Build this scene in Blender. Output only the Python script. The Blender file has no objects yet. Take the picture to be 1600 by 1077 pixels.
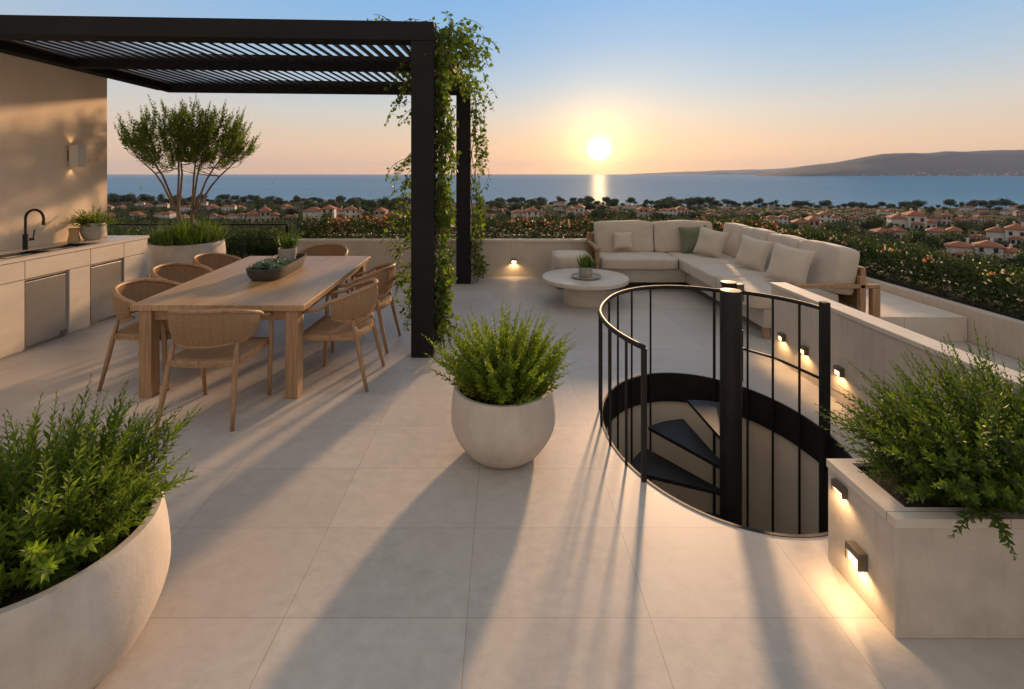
import bpy, bmesh, math, random
import numpy as np
from mathutils import Vector, Matrix, noise
R = math.radians
PI = math.pi
rnd = random.Random(7)
scene = bpy.context.scene
col = scene.collection
F, H, CX, CY = 760.0, 1.7, 785.0, 271.0      # focal length and eye height read from the photograph


def at(px, py, z=0.0):
    """pixel of the photograph at a known height -> world point"""
    d = (H - z) * F / (py - CY)
    return Vector(((px - CX) * d / F, d, z))


# ------------------------------------------------------------------ materials
MATS = {}


class N:
    """small node-tree helper"""
    def __init__(s, name):
        m = bpy.data.materials.new(name)
        m.use_nodes = True
        s.m, s.t = m, m.node_tree
        s.t.nodes.clear()
        s.out = s.n('ShaderNodeOutputMaterial')
        MATS[name] = m

    def n(s, kind, **kw):
        nd = s.t.nodes.new(kind)
        for k, v in kw.items():
            if k in nd.inputs.keys():
                nd.inputs[k].default_value = v
            else:
                setattr(nd, k, v)
        return nd

    def l(s, a, b):
        s.t.links.new(a, b)

    def coord(s, scale=(1, 1, 1), kind='Object', rot=(0, 0, 0)):
        tc = s.n('ShaderNodeTexCoord')
        mp = s.n('ShaderNodeMapping')
        mp.inputs['Scale'].default_value = scale
        mp.inputs['Rotation'].default_value = rot
        s.l(tc.outputs[kind], mp.inputs['Vector'])
        return mp.outputs['Vector']

    def noise(s, vec, scale, detail=4, rough=0.6, out='Fac'):
        nd = s.n('ShaderNodeTexNoise')
        nd.inputs['Scale'].default_value = scale
        nd.inputs['Detail'].default_value = detail
        nd.inputs['Roughness'].default_value = rough
        if vec is not None:
            s.l(vec, nd.inputs['Vector'])
        return nd.outputs[out]

    def ramp(s, fac, stops, interp='LINEAR'):
        nd = s.n('ShaderNodeValToRGB')
        nd.color_ramp.interpolation = interp
        e = nd.color_ramp.elements
        while len(e) < len(stops):
            e.new(0.5)
        for el, (p, c) in zip(e, stops):
            el.position = p
            el.color = (c[0], c[1], c[2], 1) if not isinstance(c, (int, float)) else (c, c, c, 1)
        s.l(fac, nd.inputs['Fac'])
        return nd.outputs['Color']

    def math(s, op, a, b=None, c=None, clamp=False):
        nd = s.n('ShaderNodeMath', operation=op, use_clamp=clamp)
        for i, v in enumerate((a, b, c)):
            if v is None:
                continue
            if isinstance(v, (int, float)):
                nd.inputs[i].default_value = v
            else:
                s.l(v, nd.inputs[i])
        return nd.outputs[0]

    def mix(s, fac, a, b, blend='MIX'):
        nd = s.n('ShaderNodeMix', data_type='RGBA', blend_type=blend)
        for sock, v in ((nd.inputs['Factor'], fac), (nd.inputs['A'], a), (nd.inputs['B'], b)):
            pass
        ins = [i for i in nd.inputs if i.type == 'RGBA']
        f = nd.inputs[0]
        if isinstance(fac, (int, float)):
            f.default_value = fac
        else:
            s.l(fac, f)
        for sock, v in zip(ins, (a, b)):
            if isinstance(v, tuple):
                sock.default_value = (v[0], v[1], v[2], 1)
            else:
                s.l(v, sock)
        return [o for o in nd.outputs if o.type == 'RGBA'][0]

    def bump(s, h, strength, dist=0.01, prev=None):
        nd = s.n('ShaderNodeBump')
        nd.inputs['Strength'].default_value = strength
        nd.inputs['Distance'].default_value = dist
        s.l(h, nd.inputs['Height'])
        if prev is not None:
            s.l(prev, nd.inputs['Normal'])
        return nd.outputs['Normal']

    def bsdf(s, color, rough=0.6, metal=0.0, normal=None, spec=0.5, sheen=0.0):
        b = s.n('ShaderNodeBsdfPrincipled')
        if isinstance(color, tuple):
            b.inputs['Base Color'].default_value = (color[0], color[1], color[2], 1)
        else:
            s.l(color, b.inputs['Base Color'])
        if isinstance(rough, (int, float)):
            b.inputs['Roughness'].default_value = rough
        else:
            s.l(rough, b.inputs['Roughness'])
        b.inputs['Metallic'].default_value = metal
        b.inputs['Specular IOR Level'].default_value = spec
        b.inputs['Sheen Weight'].default_value = sheen
        if normal is not None:
            s.l(normal, b.inputs['Normal'])
        return b

    def done(s, shader):
        s.l(shader.outputs[0], s.out.inputs['Surface'])
        return s.m


def mottled(name, c0, c1, rough=0.7, scale=6.0, bump=0.15, dist=0.004, fine=60.0, spec=0.35, metal=0.0, stretch=(1, 1, 1)):
    k = N(name)
    v = k.coord(stretch)
    a = k.noise(v, scale, 6, 0.62)
    c = k.ramp(a, [(0.3, c0), (0.7, c1)])
    f = k.noise(v, fine, 4, 0.6)
    r = k.math('MULTIPLY_ADD', f, 0.2, rough - 0.1)
    nr = k.bump(k.math('ADD', f, k.math('MULTIPLY', a, 0.6)), bump, dist)
    return k.done(k.bsdf(c, r, metal, nr, spec))


def leafy(name, dark, light, trans=0.4, rough=0.5):
    k = N(name)
    g = k.n('ShaderNodeNewGeometry')
    oi = k.n('ShaderNodeObjectInfo')
    v = k.math('ADD', k.math('MULTIPLY', g.outputs['Random Per Island'], 0.8), k.math('MULTIPLY', oi.outputs['Random'], 0.25), clamp=True)
    c = k.ramp(v, [(0.0, dark), (0.6, tuple((a + b) / 2 for a, b in zip(dark, light))), (0.94, light), (1.0, (light[0] * 1.25, light[1] * 0.85, light[2]))])
    b = k.bsdf(c, rough, 0, None, 0.35)
    t = k.n('ShaderNodeBsdfTranslucent')
    c2 = k.mix(1.0, c, (1.35, 1.6, 0.45), 'MULTIPLY')
    k.l(c2, t.inputs['Color'])
    mx = k.n('ShaderNodeMixShader')
    mx.inputs[0].default_value = trans
    k.l(b.outputs[0], mx.inputs[1])
    k.l(t.outputs[0], mx.inputs[2])
    return k.done(mx)


def make_materials():
    # large format porcelain tiles, joints at the spacing read from the photo
    k = N('floor_tile')
    v = k.coord()
    sp = k.n('ShaderNodeSeparateXYZ')
    k.l(v, sp.inputs[0])

    def joint(o, off, size, w):
        a = k.math('ADD', o, off)
        a = k.math('DIVIDE', a, size)
        cell = k.math('FLOOR', a)
        a = k.math('FRACT', a)
        a = k.math('ABSOLUTE', k.math('SUBTRACT', a, 0.5))
        a = k.math('SUBTRACT', 0.5, a)
        a = k.math('MULTIPLY', a, size)
        return k.math('LESS_THAN', a, w), cell
    jx, cx = joint(sp.outputs['X'], 0.135 + 7.0, 0.70, 0.0017)
    jy, cy = joint(sp.outputs['Y'], -1.86 + 0.4716 * 10, 0.4716, 0.0017)
    j = k.math('MAXIMUM', jx, jy)
    wn = k.n('ShaderNodeTexWhiteNoise', noise_dimensions='2D')
    cb = k.n('ShaderNodeCombineXYZ')
    k.l(cx, cb.inputs[0])
    k.l(cy, cb.inputs[1])
    k.l(cb.outputs[0], wn.inputs['Vector'])
    big = k.noise(v, 2.2, 7, 0.65)
    c = k.ramp(big, [(0.25, (0.43, 0.385, 0.345)), (0.5, (0.53, 0.48, 0.435)), (0.75, (0.61, 0.56, 0.51))])
    cl = k.noise(k.coord((1, 1.25, 1)), 13, 10, 0.75)
    c = k.mix(0.35, c, k.ramp(cl, [(0.35, (0.38, 0.34, 0.30)), (0.65, (0.64, 0.59, 0.535))]))
    tint = k.ramp(wn.outputs['Value'], [(0.0, 0.87), (1.0, 1.0)])
    c = k.mix(1.0, c, tint, 'MULTIPLY')
    c = k.mix(j, c, (0.33, 0.285, 0.245))
    spots = k.ramp(k.noise(v, 1.1, 9, 0.72), [(0.48, 0.0), (0.66, 0.5)])
    c = k.mix(spots, c, (0.40, 0.345, 0.295))
    fine = k.noise(v, 120, 5, 0.6)
    ro = k.math('MULTIPLY_ADD', cl, 0.35, 0.28)
    h = k.math('SUBTRACT', k.math('MULTIPLY', k.math('ADD', fine, cl), 0.3), k.math('MULTIPLY', j, 0.8))
    k.done(k.bsdf(c, ro, 0, k.bump(h, 0.22, 0.004), 0.4))

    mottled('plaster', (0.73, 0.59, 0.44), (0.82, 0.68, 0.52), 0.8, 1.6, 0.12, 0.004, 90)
    k = N('parapet_plaster')
    v = k.coord()
    a = k.noise(v, 2.2, 6, 0.65)
    runs = k.noise(k.coord((9, 9, 0.8)), 3, 6, 0.6)
    c = k.ramp(a, [(0.3, (0.50, 0.43, 0.345)), (0.7, (0.61, 0.53, 0.43))])
    c = k.mix(k.ramp(runs, [(0.50, 0.0), (0.72, 0.45)]), c, (0.40, 0.335, 0.265))
    f = k.noise(v, 60, 5, 0.65)
    k.done(k.bsdf(c, 0.82, 0, k.bump(k.math('ADD', f, k.math('MULTIPLY', a, 2.0)), 0.22, 0.005), 0.3))
    k = N('coping')
    v = k.coord()
    sp = k.n('ShaderNodeSeparateXYZ')
    k.l(v, sp.inputs[0])
    js = []
    for ax in ('X', 'Y'):
        fr = k.math('FRACT', k.math('DIVIDE', k.math('ADD', sp.outputs[ax], 60.45), 0.9))
        js.append(k.math('LESS_THAN', fr, 0.0045))
    jn = k.math('MAXIMUM', js[0], js[1])
    a = k.noise(v, 3.2, 7, 0.65)
    c = k.ramp(a, [(0.3, (0.56, 0.49, 0.40)), (0.7, (0.69, 0.61, 0.51))])
    c = k.mix(jn, c, (0.28, 0.235, 0.19))
    f = k.noise(v, 70, 5, 0.6)
    k.done(k.bsdf(c, 0.6, 0, k.bump(k.math('SUBTRACT', f, k.math('MULTIPLY', jn, 2.0)), 0.15, 0.004), 0.35))
    mottled('shaft_plaster', (0.76, 0.63, 0.48), (0.84, 0.71, 0.56), 0.8, 1.5, 0.1, 0.004, 60)
    # rough cast concrete pots with pits
    k = N('cast_concrete')
    v = k.coord()
    a = k.noise(v, 5, 7, 0.65)
    c = k.ramp(a, [(0.3, (0.47, 0.41, 0.345)), (0.55, (0.57, 0.505, 0.43)), (0.75, (0.64, 0.575, 0.495))])
    st = k.noise(k.coord((6, 6, 0.7)), 4, 5, 0.6)
    c = k.mix(k.ramp(st, [(0.5, 0.0), (0.75, 0.35)]), c, (0.40, 0.34, 0.28))
    vo = k.n('ShaderNodeTexVoronoi')
    vo.inputs['Scale'].default_value = 55
    k.l(v, vo.inputs['Vector'])
    pits = k.ramp(vo.outputs['Distance'], [(0.05, 0.0), (0.16, 1.0)])
    pm = k.ramp(k.noise(v, 7, 3, 0.5), [(0.5, 1.0), (0.62, 0.0)])
    pits = k.math('MAXIMUM', pits, pm)
    h = k.math('ADD', pits, k.math('MULTIPLY', k.noise(v, 70, 5, 0.65), 0.8))
    k.done(k.bsdf(c, 0.78, 0, k.bump(h, 0.35, 0.004), 0.3))
    mottled('cabinet_stone', (0.52, 0.46, 0.38), (0.62, 0.55, 0.465), 0.6, 3, 0.1, 0.002, 50, stretch=(1, 1, 3))
    mottled('counter_stone', (0.56, 0.50, 0.43), (0.66, 0.60, 0.52), 0.35, 5, 0.05, 0.002, 80, 0.5)
    # oiled teak
    for nm, sc in (('teak', (14, 1.0, 14)), ('teak_upright', (14, 14, 1.0))):
        k = N(nm)
        v = k.coord(sc)
        a = k.noise(v, 3.2, 6, 0.6)
        b = k.noise(v, 14, 4, 0.6)
        c = k.ramp(a, [(0.3, (0.26, 0.145, 0.072)), (0.5, (0.38, 0.225, 0.118)), (0.72, (0.47, 0.295, 0.165))])
        c = k.mix(k.ramp(b, [(0.45, 0.0), (0.8, 0.5)]), c, (0.22, 0.12, 0.06))
        k.done(k.bsdf(c, k.math('MULTIPLY_ADD', b, 0.25, 0.38), 0, k.bump(b, 0.12, 0.002), 0.4))
    # table top: boards running along its length
    k = N('teak_boards')
    v = k.coord()
    sp = k.n('ShaderNodeSeparateXYZ')
    k.l(v, sp.inputs[0])
    bd = k.math('DIVIDE', k.math('ADD', sp.outputs['X'], 3.0), 0.152)
    cell = k.math('FLOOR', bd)
    fr = k.math('FRACT', bd)
    gap = k.math('LESS_THAN', k.math('SUBTRACT', 0.5, k.math('ABSOLUTE', k.math('SUBTRACT', fr, 0.5))), 0.012)
    cb = k.n('ShaderNodeCombineXYZ')
    k.l(k.math('MULTIPLY_ADD', sp.outputs['X'], 13.0, k.math('MULTIPLY', cell, 7.3)), cb.inputs[0])
    k.l(k.math('ADD', sp.outputs['Y'], k.math('MULTIPLY', cell, 3.7)), cb.inputs[1])
    a = k.noise(cb.outputs[0], 3.0, 7, 0.6)
    c = k.ramp(a, [(0.28, (0.37, 0.225, 0.110)), (0.5, (0.46, 0.292, 0.150)), (0.74, (0.54, 0.36, 0.195))])
    wn = k.n('ShaderNodeTexWhiteNoise', noise_dimensions='1D')
    k.l(cell, wn.inputs['W'])
    c = k.mix(1.0, c, k.ramp(wn.outputs['Value'], [(0, (0.88, 0.87, 0.86)), (1, (1.0, 1.0, 1.0))]), 'MULTIPLY')
    c = k.mix(k.math('MULTIPLY', gap, 0.6), c, (0.12, 0.065, 0.03))
    h = k.math('SUBTRACT', k.math('MULTIPLY', a, 0.4), gap)
    k.done(k.bsdf(c, 0.42, 0, k.bump(h, 0.2, 0.002), 0.45))
    # rope weave of the chairs
    k = N('rope_weave')
    v = k.coord()
    g = k.n('ShaderNodeNewGeometry')
    a = k.noise(v, 120, 3, 0.6)
    c = k.ramp(g.outputs['Random Per Island'], [(0, (0.355, 0.225, 0.125)), (1, (0.42, 0.272, 0.158))])
    c = k.mix(k.math('MULTIPLY', a, 0.5), c, (0.22, 0.13, 0.07))
    k.done(k.bsdf(c, 0.75, 0, k.bump(a, 0.5, 0.002), 0.25))
    # metals
    mottled('black_metal', (0.011, 0.0105, 0.0105), (0.019, 0.018, 0.0175), 0.52, 9, 0.05, 0.001, 150, 0.28)
    mottled('charcoal_powder_coat', (0.009, 0.009, 0.0095), (0.015, 0.0145, 0.0145), 0.75, 5, 0.06, 0.001, 140, 0.22)
    mottled('louvre_metal', (0.050, 0.044, 0.038), (0.080, 0.070, 0.060), 0.4, 5, 0.06, 0.001, 140, 0.5)
    k = N('stainless_steel')
    v = k.coord((1, 60, 2))
    a = k.noise(v, 8, 4, 0.6)
    k.done(k.bsdf(k.ramp(a, [(0.3, (0.42, 0.39, 0.35)), (0.7, (0.55, 0.52, 0.47))]), k.math('MULTIPLY_ADD', a, 0.12, 0.26), 1.0, None))
    mottled('sink_black', (0.012, 0.012, 0.013), (0.022, 0.022, 0.023), 0.4, 20, 0.05, 0.001, 200)
    mottled('bronze', (0.15, 0.13, 0.11), (0.21, 0.185, 0.16), 0.4, 12, 0.05, 0.001, 150, 0.5, 0.5)
    mottled('sconce_white', (0.60, 0.56, 0.50), (0.66, 0.62, 0.56), 0.5, 12, 0.03, 0.001, 150)
    # fabrics
    for nm, c0, c1 in (('linen', (0.47, 0.40, 0.32), (0.56, 0.485, 0.395)), ('linen_pillow', (0.50, 0.425, 0.335), (0.58, 0.50, 0.405)),
                       ('sage_linen', (0.13, 0.145, 0.085), (0.17, 0.185, 0.115)), ('stone_fabric', (0.40, 0.35, 0.29), (0.48, 0.425, 0.355))):
        k = N(nm)
        v = k.coord()
        a = k.noise(v, 4, 5, 0.6)
        w1 = k.n('ShaderNodeTexWave')
        w1.inputs['Scale'].default_value = 160
        w1.inputs['Distortion'].default_value = 1.5
        k.l(v, w1.inputs['Vector'])
        f = k.noise(v, 260, 3, 0.6)
        c = k.ramp(k.math('ADD', k.math('MULTIPLY', a, 0.6), k.math('MULTIPLY', f, 0.4)), [(0.35, c0), (0.65, c1)])
        soft = k.noise(v, 7, 3, 0.5)
        nr = k.bump(soft, 0.45, 0.025)
        k.done(k.bsdf(c, 0.9, 0, k.bump(f, 0.25, 0.002, nr), 0.2, 0.25))
    mottled('travertine', (0.50, 0.43, 0.345), (0.62, 0.545, 0.45), 0.45, 5, 0.1, 0.002, 60, 0.45, stretch=(1, 1, 4))
    mottled('soil', (0.016, 0.011, 0.008), (0.04, 0.028, 0.02), 0.95, 25, 0.9, 0.02, 60)
    mottled('tray_charcoal', (0.05, 0.046, 0.042), (0.085, 0.078, 0.07), 0.6, 14, 0.15, 0.002, 80)
    mottled('glazed_grey', (0.30, 0.275, 0.24), (0.40, 0.37, 0.325), 0.5, 8, 0.1, 0.002, 60)
    mottled('honey_clay', (0.42, 0.27, 0.13), (0.52, 0.35, 0.18), 0.5, 8, 0.1, 0.002, 60)
    mottled('bark', (0.13, 0.095, 0.065), (0.26, 0.20, 0.145), 0.9, 14, 0.7, 0.01, 50, stretch=(3, 3, 0.6))
    mottled('twig', (0.07, 0.055, 0.03), (0.12, 0.09, 0.05), 0.8, 20, 0.2, 0.003, 80)
    # leaves
    leafy('fern_leaf', (0.060, 0.110, 0.012), (0.220, 0.280, 0.032), 0.50)
    leafy('shrub_leaf', (0.075, 0.125, 0.012), (0.250, 0.300, 0.028), 0.55)
    leafy('fine_leaf', (0.040, 0.078, 0.012), (0.150, 0.195, 0.028), 0.48)
    leafy('vine_leaf', (0.034, 0.070, 0.012), (0.150, 0.195, 0.028), 0.52)
    leafy('olive_leaf', (0.060, 0.105, 0.018), (0.160, 0.210, 0.040), 0.50)
    leafy('hedge_leaf', (0.018, 0.038, 0.012), (0.068, 0.090, 0.022), 0.33)
    leafy('palm_leaf', (0.018, 0.042, 0.012), (0.060, 0.095, 0.022), 0.35)
    leafy('grass_blade', (0.050, 0.095, 0.016), (0.130, 0.180, 0.030), 0.40)
    leafy('succulent', (0.12, 0.185, 0.14), (0.22, 0.30, 0.23), 0.12, 0.45)
    leafy('blossom_white', (0.46, 0.33, 0.31), (0.66, 0.55, 0.52), 0.3)
    leafy('bract_red', (0.24, 0.050, 0.050), (0.42, 0.16, 0.135), 0.4)
    leafy('wood_crown', (0.022, 0.042, 0.014), (0.072, 0.092, 0.030), 0.2, 0.7)
    leafy('pine_crown', (0.014, 0.028, 0.012), (0.042, 0.060, 0.024), 0.15, 0.7)
    leafy('scrub', (0.016, 0.030, 0.011), (0.052, 0.064, 0.024), 0.2, 0.8)
    # village
    mottled('stucco_white', (0.50, 0.48, 0.45), (0.60, 0.57, 0.53), 0.85, 0.4, 0.1, 0.02, 4)
    mottled('stucco_rose', (0.36, 0.29, 0.25), (0.46, 0.37, 0.315), 0.85, 0.4, 0.1, 0.02, 4)
    k = N('terracotta_roof')
    v = k.coord()
    oi = k.n('ShaderNodeObjectInfo')
    a = k.noise(v, 1.6, 5, 0.7)
    f = k.noise(v, 9, 3, 0.6)
    c = k.ramp(k.math('ADD', k.math('MULTIPLY', a, 0.6), k.math('MULTIPLY', f, 0.4)), [(0.3, (0.19, 0.066, 0.038)), (0.7, (0.37, 0.145, 0.085))])
    c = k.mix(k.math('MULTIPLY', oi.outputs['Random'], 0.35), c, (0.28, 0.14, 0.085))
    k.done(k.bsdf(c, 0.85, 0, k.bump(f, 0.5, 0.1), 0.2))
    k = N('window_glass')
    k.done(k.bsdf((0.03, 0.035, 0.042), 0.2, 0, None, 0.5))
    # land, sea
    k = N('land')
    v = k.coord()
    a = k.noise(v, 0.02, 8, 0.7)
    b = k.noise(v, 0.35, 6, 0.7)
    c = k.ramp(k.math('ADD', k.math('MULTIPLY', a, 0.5), k.math('MULTIPLY', b, 0.5)), [(0.35, (0.012, 0.018, 0.008)), (0.6, (0.022, 0.028, 0.013)), (0.78, (0.045, 0.042, 0.026))])
    k.done(k.bsdf(c, 0.95, 0, k.bump(b, 0.8, 1.0), 0.1))
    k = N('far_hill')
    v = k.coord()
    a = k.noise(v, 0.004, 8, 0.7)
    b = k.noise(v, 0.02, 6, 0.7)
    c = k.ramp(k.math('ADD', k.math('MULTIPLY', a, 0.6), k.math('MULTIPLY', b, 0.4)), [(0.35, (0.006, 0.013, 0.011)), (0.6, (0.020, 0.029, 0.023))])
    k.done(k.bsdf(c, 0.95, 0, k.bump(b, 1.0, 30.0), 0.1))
    k = N('sea_water')
    tc = k.coord((1, 1, 1))
    lng = k.coord((0.25, 1.0, 1))
    w1 = k.noise(lng, 0.035, 6, 0.65)
    w2 = k.noise(tc, 0.5, 4, 0.6)
    lanes = k.noise(k.coord((0.00022, 0.0016, 1)), 1.0, 5, 0.6)
    h = k.math('ADD', k.math('MULTIPLY', w1, 1.0), k.math('MULTIPLY', w2, 0.02))
    nr = k.bump(h, 0.025, 4.0)
    c = k.ramp(lanes, [(0.25, (0.010, 0.145, 0.340)), (0.75, (0.042, 0.250, 0.470))])
    df = k.n('ShaderNodeBsdfDiffuse')
    k.l(c, df.inputs['Color'])
    gl = k.n('ShaderNodeBsdfGlossy', distribution='BECKMANN')
    k.l(k.math('MULTIPLY_ADD', lanes, 0.01, 0.143), gl.inputs['Roughness'])
    gl.inputs['Color'].default_value = (0.9, 0.95, 1.0, 1)
    k.l(nr, gl.inputs['Normal'])
    mx = k.n('ShaderNodeMixShader')
    mx.inputs[0].default_value = 0.20
    k.l(df.outputs[0], mx.inputs[1])
    k.l(gl.outputs[0], mx.inputs[2])
    k.done(mx)
    # lamps
    for nm, cc, st in (('lamp_lens', (1.0, 0.60, 0.26), 3.6), ('lamp_slot', (1.0, 0.66, 0.34), 2.0)):
        k = N(nm)
        e = k.n('ShaderNodeEmission')
        e.inputs['Color'].default_value = (*cc, 1)
        e.inputs['Strength'].default_value = st
        k.done(e)


make_materials()


# ------------------------------------------------------------------ mesh helpers
class MB:
    """collects simple shapes and links them as ONE mesh object"""
    def __init__(s):
        s.v, s.f = [], []

    def add(s, vs, fs):
        o = len(s.v)
        s.v.extend([tuple(p) for p in vs])
        s.f.extend([tuple(i + o for i in f) for f in fs])
        return s

    def box(s, x0, x1, y0, y1, z0, z1):
        vs = [(x0, y0, z0), (x1, y0, z0), (x1, y1, z0), (x0, y1, z0), (x0, y0, z1), (x1, y0, z1), (x1, y1, z1), (x0, y1, z1)]
        return s.add(vs, [(3, 2, 1, 0), (4, 5, 6, 7), (0, 1, 5, 4), (1, 2, 6, 5), (2, 3, 7, 6), (3, 0, 4, 7)])

    def hexa(s, bottom, top):
        return s.add(list(bottom) + list(top), [(3, 2, 1, 0), (4, 5, 6, 7), (0, 1, 5, 4), (1, 2, 6, 5), (2, 3, 7, 6), (3, 0, 4, 7)])

    def beam(s, a, b, w, h, up=(0, 0, 1), roll=0.0):
        a, b = Vector(a), Vector(b)
        d = (b - a).normalized()
        up = Vector(up)
        sd = d.cross(up)
        if sd.length < 1e-5:
            sd = d.cross(Vector((0, 1, 0)))
        sd.normalize()
        u = sd.cross(d)
        if roll:
            m = Matrix.Rotation(roll, 3, d)
            sd, u = m @ sd, m @ u
        sd, u = sd * w / 2, u * h / 2
        q = [-sd - u, sd - u, sd + u, -sd + u]
        return s.add([a + i for i in q] + [b + i for i in q], [(0, 1, 2, 3), (7, 6, 5, 4), (4, 5, 1, 0), (5, 6, 2, 1), (6, 7, 3, 2), (7, 4, 0, 3)])

    def tube(s, pts, rad, n=8, cap=True, closed=False):
        pts = [Vector(p) for p in pts]
        m = len(pts)
        if isinstance(rad, (int, float)):
            rad = [rad] * m
        vs, fs = [], []
        prev = None
        for i, p in enumerate(pts):
            if closed:
                t = pts[(i + 1) % m] - pts[i - 1]
            else:
                t = pts[min(i + 1, m - 1)] - pts[max(i - 1, 0)]
            if t.length < 1e-9:
                t = Vector((0, 0, 1))
            t.normalize()
            if prev is None:
                a = Vector((0, 0, 1)) if abs(t.z) < 0.9 else Vector((1, 0, 0))
                prev = (a - t * a.dot(t)).normalized()
            else:
                q = prev - t * prev.dot(t)
                if q.length > 1e-6:
                    prev = q.normalized()
            b = t.cross(prev)
            for k in range(n):
                an = 2 * PI * k / n
                vs.append(p + (prev * math.cos(an) + b * math.sin(an)) * rad[i])
        rows = m if closed else m - 1
        for i in range(rows):
            j = (i + 1) % m
            for k in range(n):
                k2 = (k + 1) % n
                fs.append((i * n + k, i * n + k2, j * n + k2, j * n + k))
        if cap and not closed:
            fs.append(tuple(range(n - 1, -1, -1)))
            fs.append(tuple((m - 1) * n + k for k in range(n)))
        return s.add(vs, fs)

    def lathe(s, prof, n=48, c=(0, 0, 0), cap_first=True, cap_last=True, sx=1.0, sy=1.0):
        vs, fs = [], []
        for r, z in prof:
            for k in range(n):
                a = 2 * PI * k / n
                vs.append((c[0] + r * sx * math.cos(a), c[1] + r * sy * math.sin(a), c[2] + z))
        for i in range(len(prof) - 1):
            for k in range(n):
                k2 = (k + 1) % n
                fs.append((i * n + k, i * n + k2, (i + 1) * n + k2, (i + 1) * n + k))
        if cap_first:
            fs.append(tuple(range(n - 1, -1, -1)))
        if cap_last:
            fs.append(tuple((len(prof) - 1) * n + k for k in range(n)))
        return s.add(vs, fs)

    def soft(s, c, size, p=7.0, n=10, crown=0.0, mat=None, wob=0.0, seed=0):
        """rounded, slightly puffed cushion block"""
        idx, vs, fs = {}, [], []
        hx, hy, hz = [q / 2 for q in size]
        M = mat or Matrix.Identity(3)

        def vert(a, b, d):
            key = (round(a, 4), round(b, 4), round(d, 4))
            if key in idx:
                return idx[key]
            q = (abs(a) ** p + abs(b) ** p + abs(d) ** p) ** (1 / p)
            x, y, z = a / q, b / q, d / q
            f = max(0, (1 - x * x)) * max(0, (1 - y * y))
            g = max(0, (1 - x * x)) * max(0, (1 - z * z))
            v = Vector((x * hx, y * hy * (1), z * hz))
            v.z += crown * f * (1 if z > 0 else -1) * abs(z)
            v.y += crown * 0.5 * g * y
            if wob:
                w = noise.noise_vector(Vector((v.x * 5 + seed, v.y * 5, v.z * 5)))
                v += w * wob
            idx[key] = len(vs)
            vs.append(M @ v + Vector(c))
            return idx[key]
        ts = [math.tan(PI / 4 * (-1 + 2 * i / n)) for i in range(n + 1)]
        ts = [t * (1 - 0.0) for t in ts]
        for ax in range(3):
            for sg in (-1, 1):
                for i in range(n):
                    for j in range(n):
                        q = []
                        for (u, w) in ((i, j), (i + 1, j), (i + 1, j + 1), (i, j + 1)):
                            pt = [0, 0, 0]
                            pt[ax] = sg
                            pt[(ax + 1) % 3] = ts[u]
                            pt[(ax + 2) % 3] = ts[w]
                            q.append(vert(*pt))
                        fs.append(tuple(q) if sg > 0 else tuple(reversed(q)))
        return s.add(vs, fs)

    def pillow(s, c, w, h, t, mat, n=14, seed=0):
        vs, fs = [], []
        for side in (1, -1):
            o = len(vs)
            for i in range(n + 1):
                for j in range(n + 1):
                    u, v = -1 + 2 * i / n, -1 + 2 * j / n
                    x = u * (1 - 0.10 * (1 - v * v)) * w / 2
                    z = v * (1 - 0.10 * (1 - u * u)) * h / 2
                    y = side * t / 2 * (max(0, 1 - u ** 4) ** 0.6) * (max(0, 1 - v ** 4) ** 0.6)
                    q = noise.noise(Vector((x * 6 + seed, z * 6, seed * 1.7)))
                    y += side * 0.012 * q * (1 - u * u) * (1 - v * v)
                    vs.append(mat @ Vector((x, y, z)) + Vector(c))
            for i in range(n):
                for j in range(n):
                    a = o + i * (n + 1) + j
                    q = (a, a + 1, a + n + 2, a + n + 1)
                    fs.append(q if side > 0 else tuple(reversed(q)))
        return s.add(vs, fs)

    def leaf(s, p, d, nrm, L, W, fold=0.25, droop=0.0):
        """one folded leaf blade: base, two shoulders, tip"""
        d = d.normalized()
        sd = d.cross(nrm)
        if sd.length < 1e-5:
            sd = d.cross(Vector((0.3, 0.5, 0.8)))
        sd.normalize()
        up = sd.cross(d)
        m = p + d * (L * 0.45)
        tip = p + d * L - up * (droop * L)
        mid = m - up * (fold * W)
        return s.add([p, m + sd * (W / 2), tip, m - sd * (W / 2), mid], [(0, 1, 4), (1, 2, 4), (0, 4, 3), (4, 2, 3)])

    def blade(s, p, d, nrm, L, W):
        d = d.normalized()
        sd = d.cross(nrm)
        if sd.length < 1e-5:
            sd = d.cross(Vector((0.3, 0.5, 0.8)))
        sd.normalize()
        m = p + d * (L * 0.45)
        return s.add([p, m + sd * (W / 2), p + d * L, m - sd * (W / 2)], [(0, 1, 2, 3)])

    def build(s, name, mat, parent=None, smooth=False, bevel=0.0, angle=None, loc=None):
        me = bpy.data.meshes.new(name)
        me.from_pydata(s.v, [], s.f)
        me.update()
        o = bpy.data.objects.new(name, me)
        col.objects.link(o)
        me.materials.append(MATS[mat])
        if smooth:
            me.polygons.foreach_set('use_smooth', [True] * len(me.polygons))
            if angle:
                bm = bmesh.new()
                bm.from_mesh(me)
                for e in bm.edges:
                    if len(e.link_faces) == 2 and e.calc_face_angle(0) > R(angle):
                        e.smooth = False
                bm.to_mesh(me)
                bm.free()
        if bevel:
            md = o.modifiers.new('bevel', 'BEVEL')
            md.width = bevel
            md.segments = 2
            md.limit_method = 'ANGLE'
            md.angle_limit = R(40)
            md.harden_normals = False
        if parent is not None:
            o.parent = parent
        if loc is not None:
            o.location = loc
        return o


def empty(name, loc, rz=0.0):
    o = bpy.data.objects.new(name, None)
    o.empty_display_size = 0.1
    o.location = loc
    o.rotation_euler = (0, 0, rz)
    col.objects.link(o)
    return o


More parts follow.
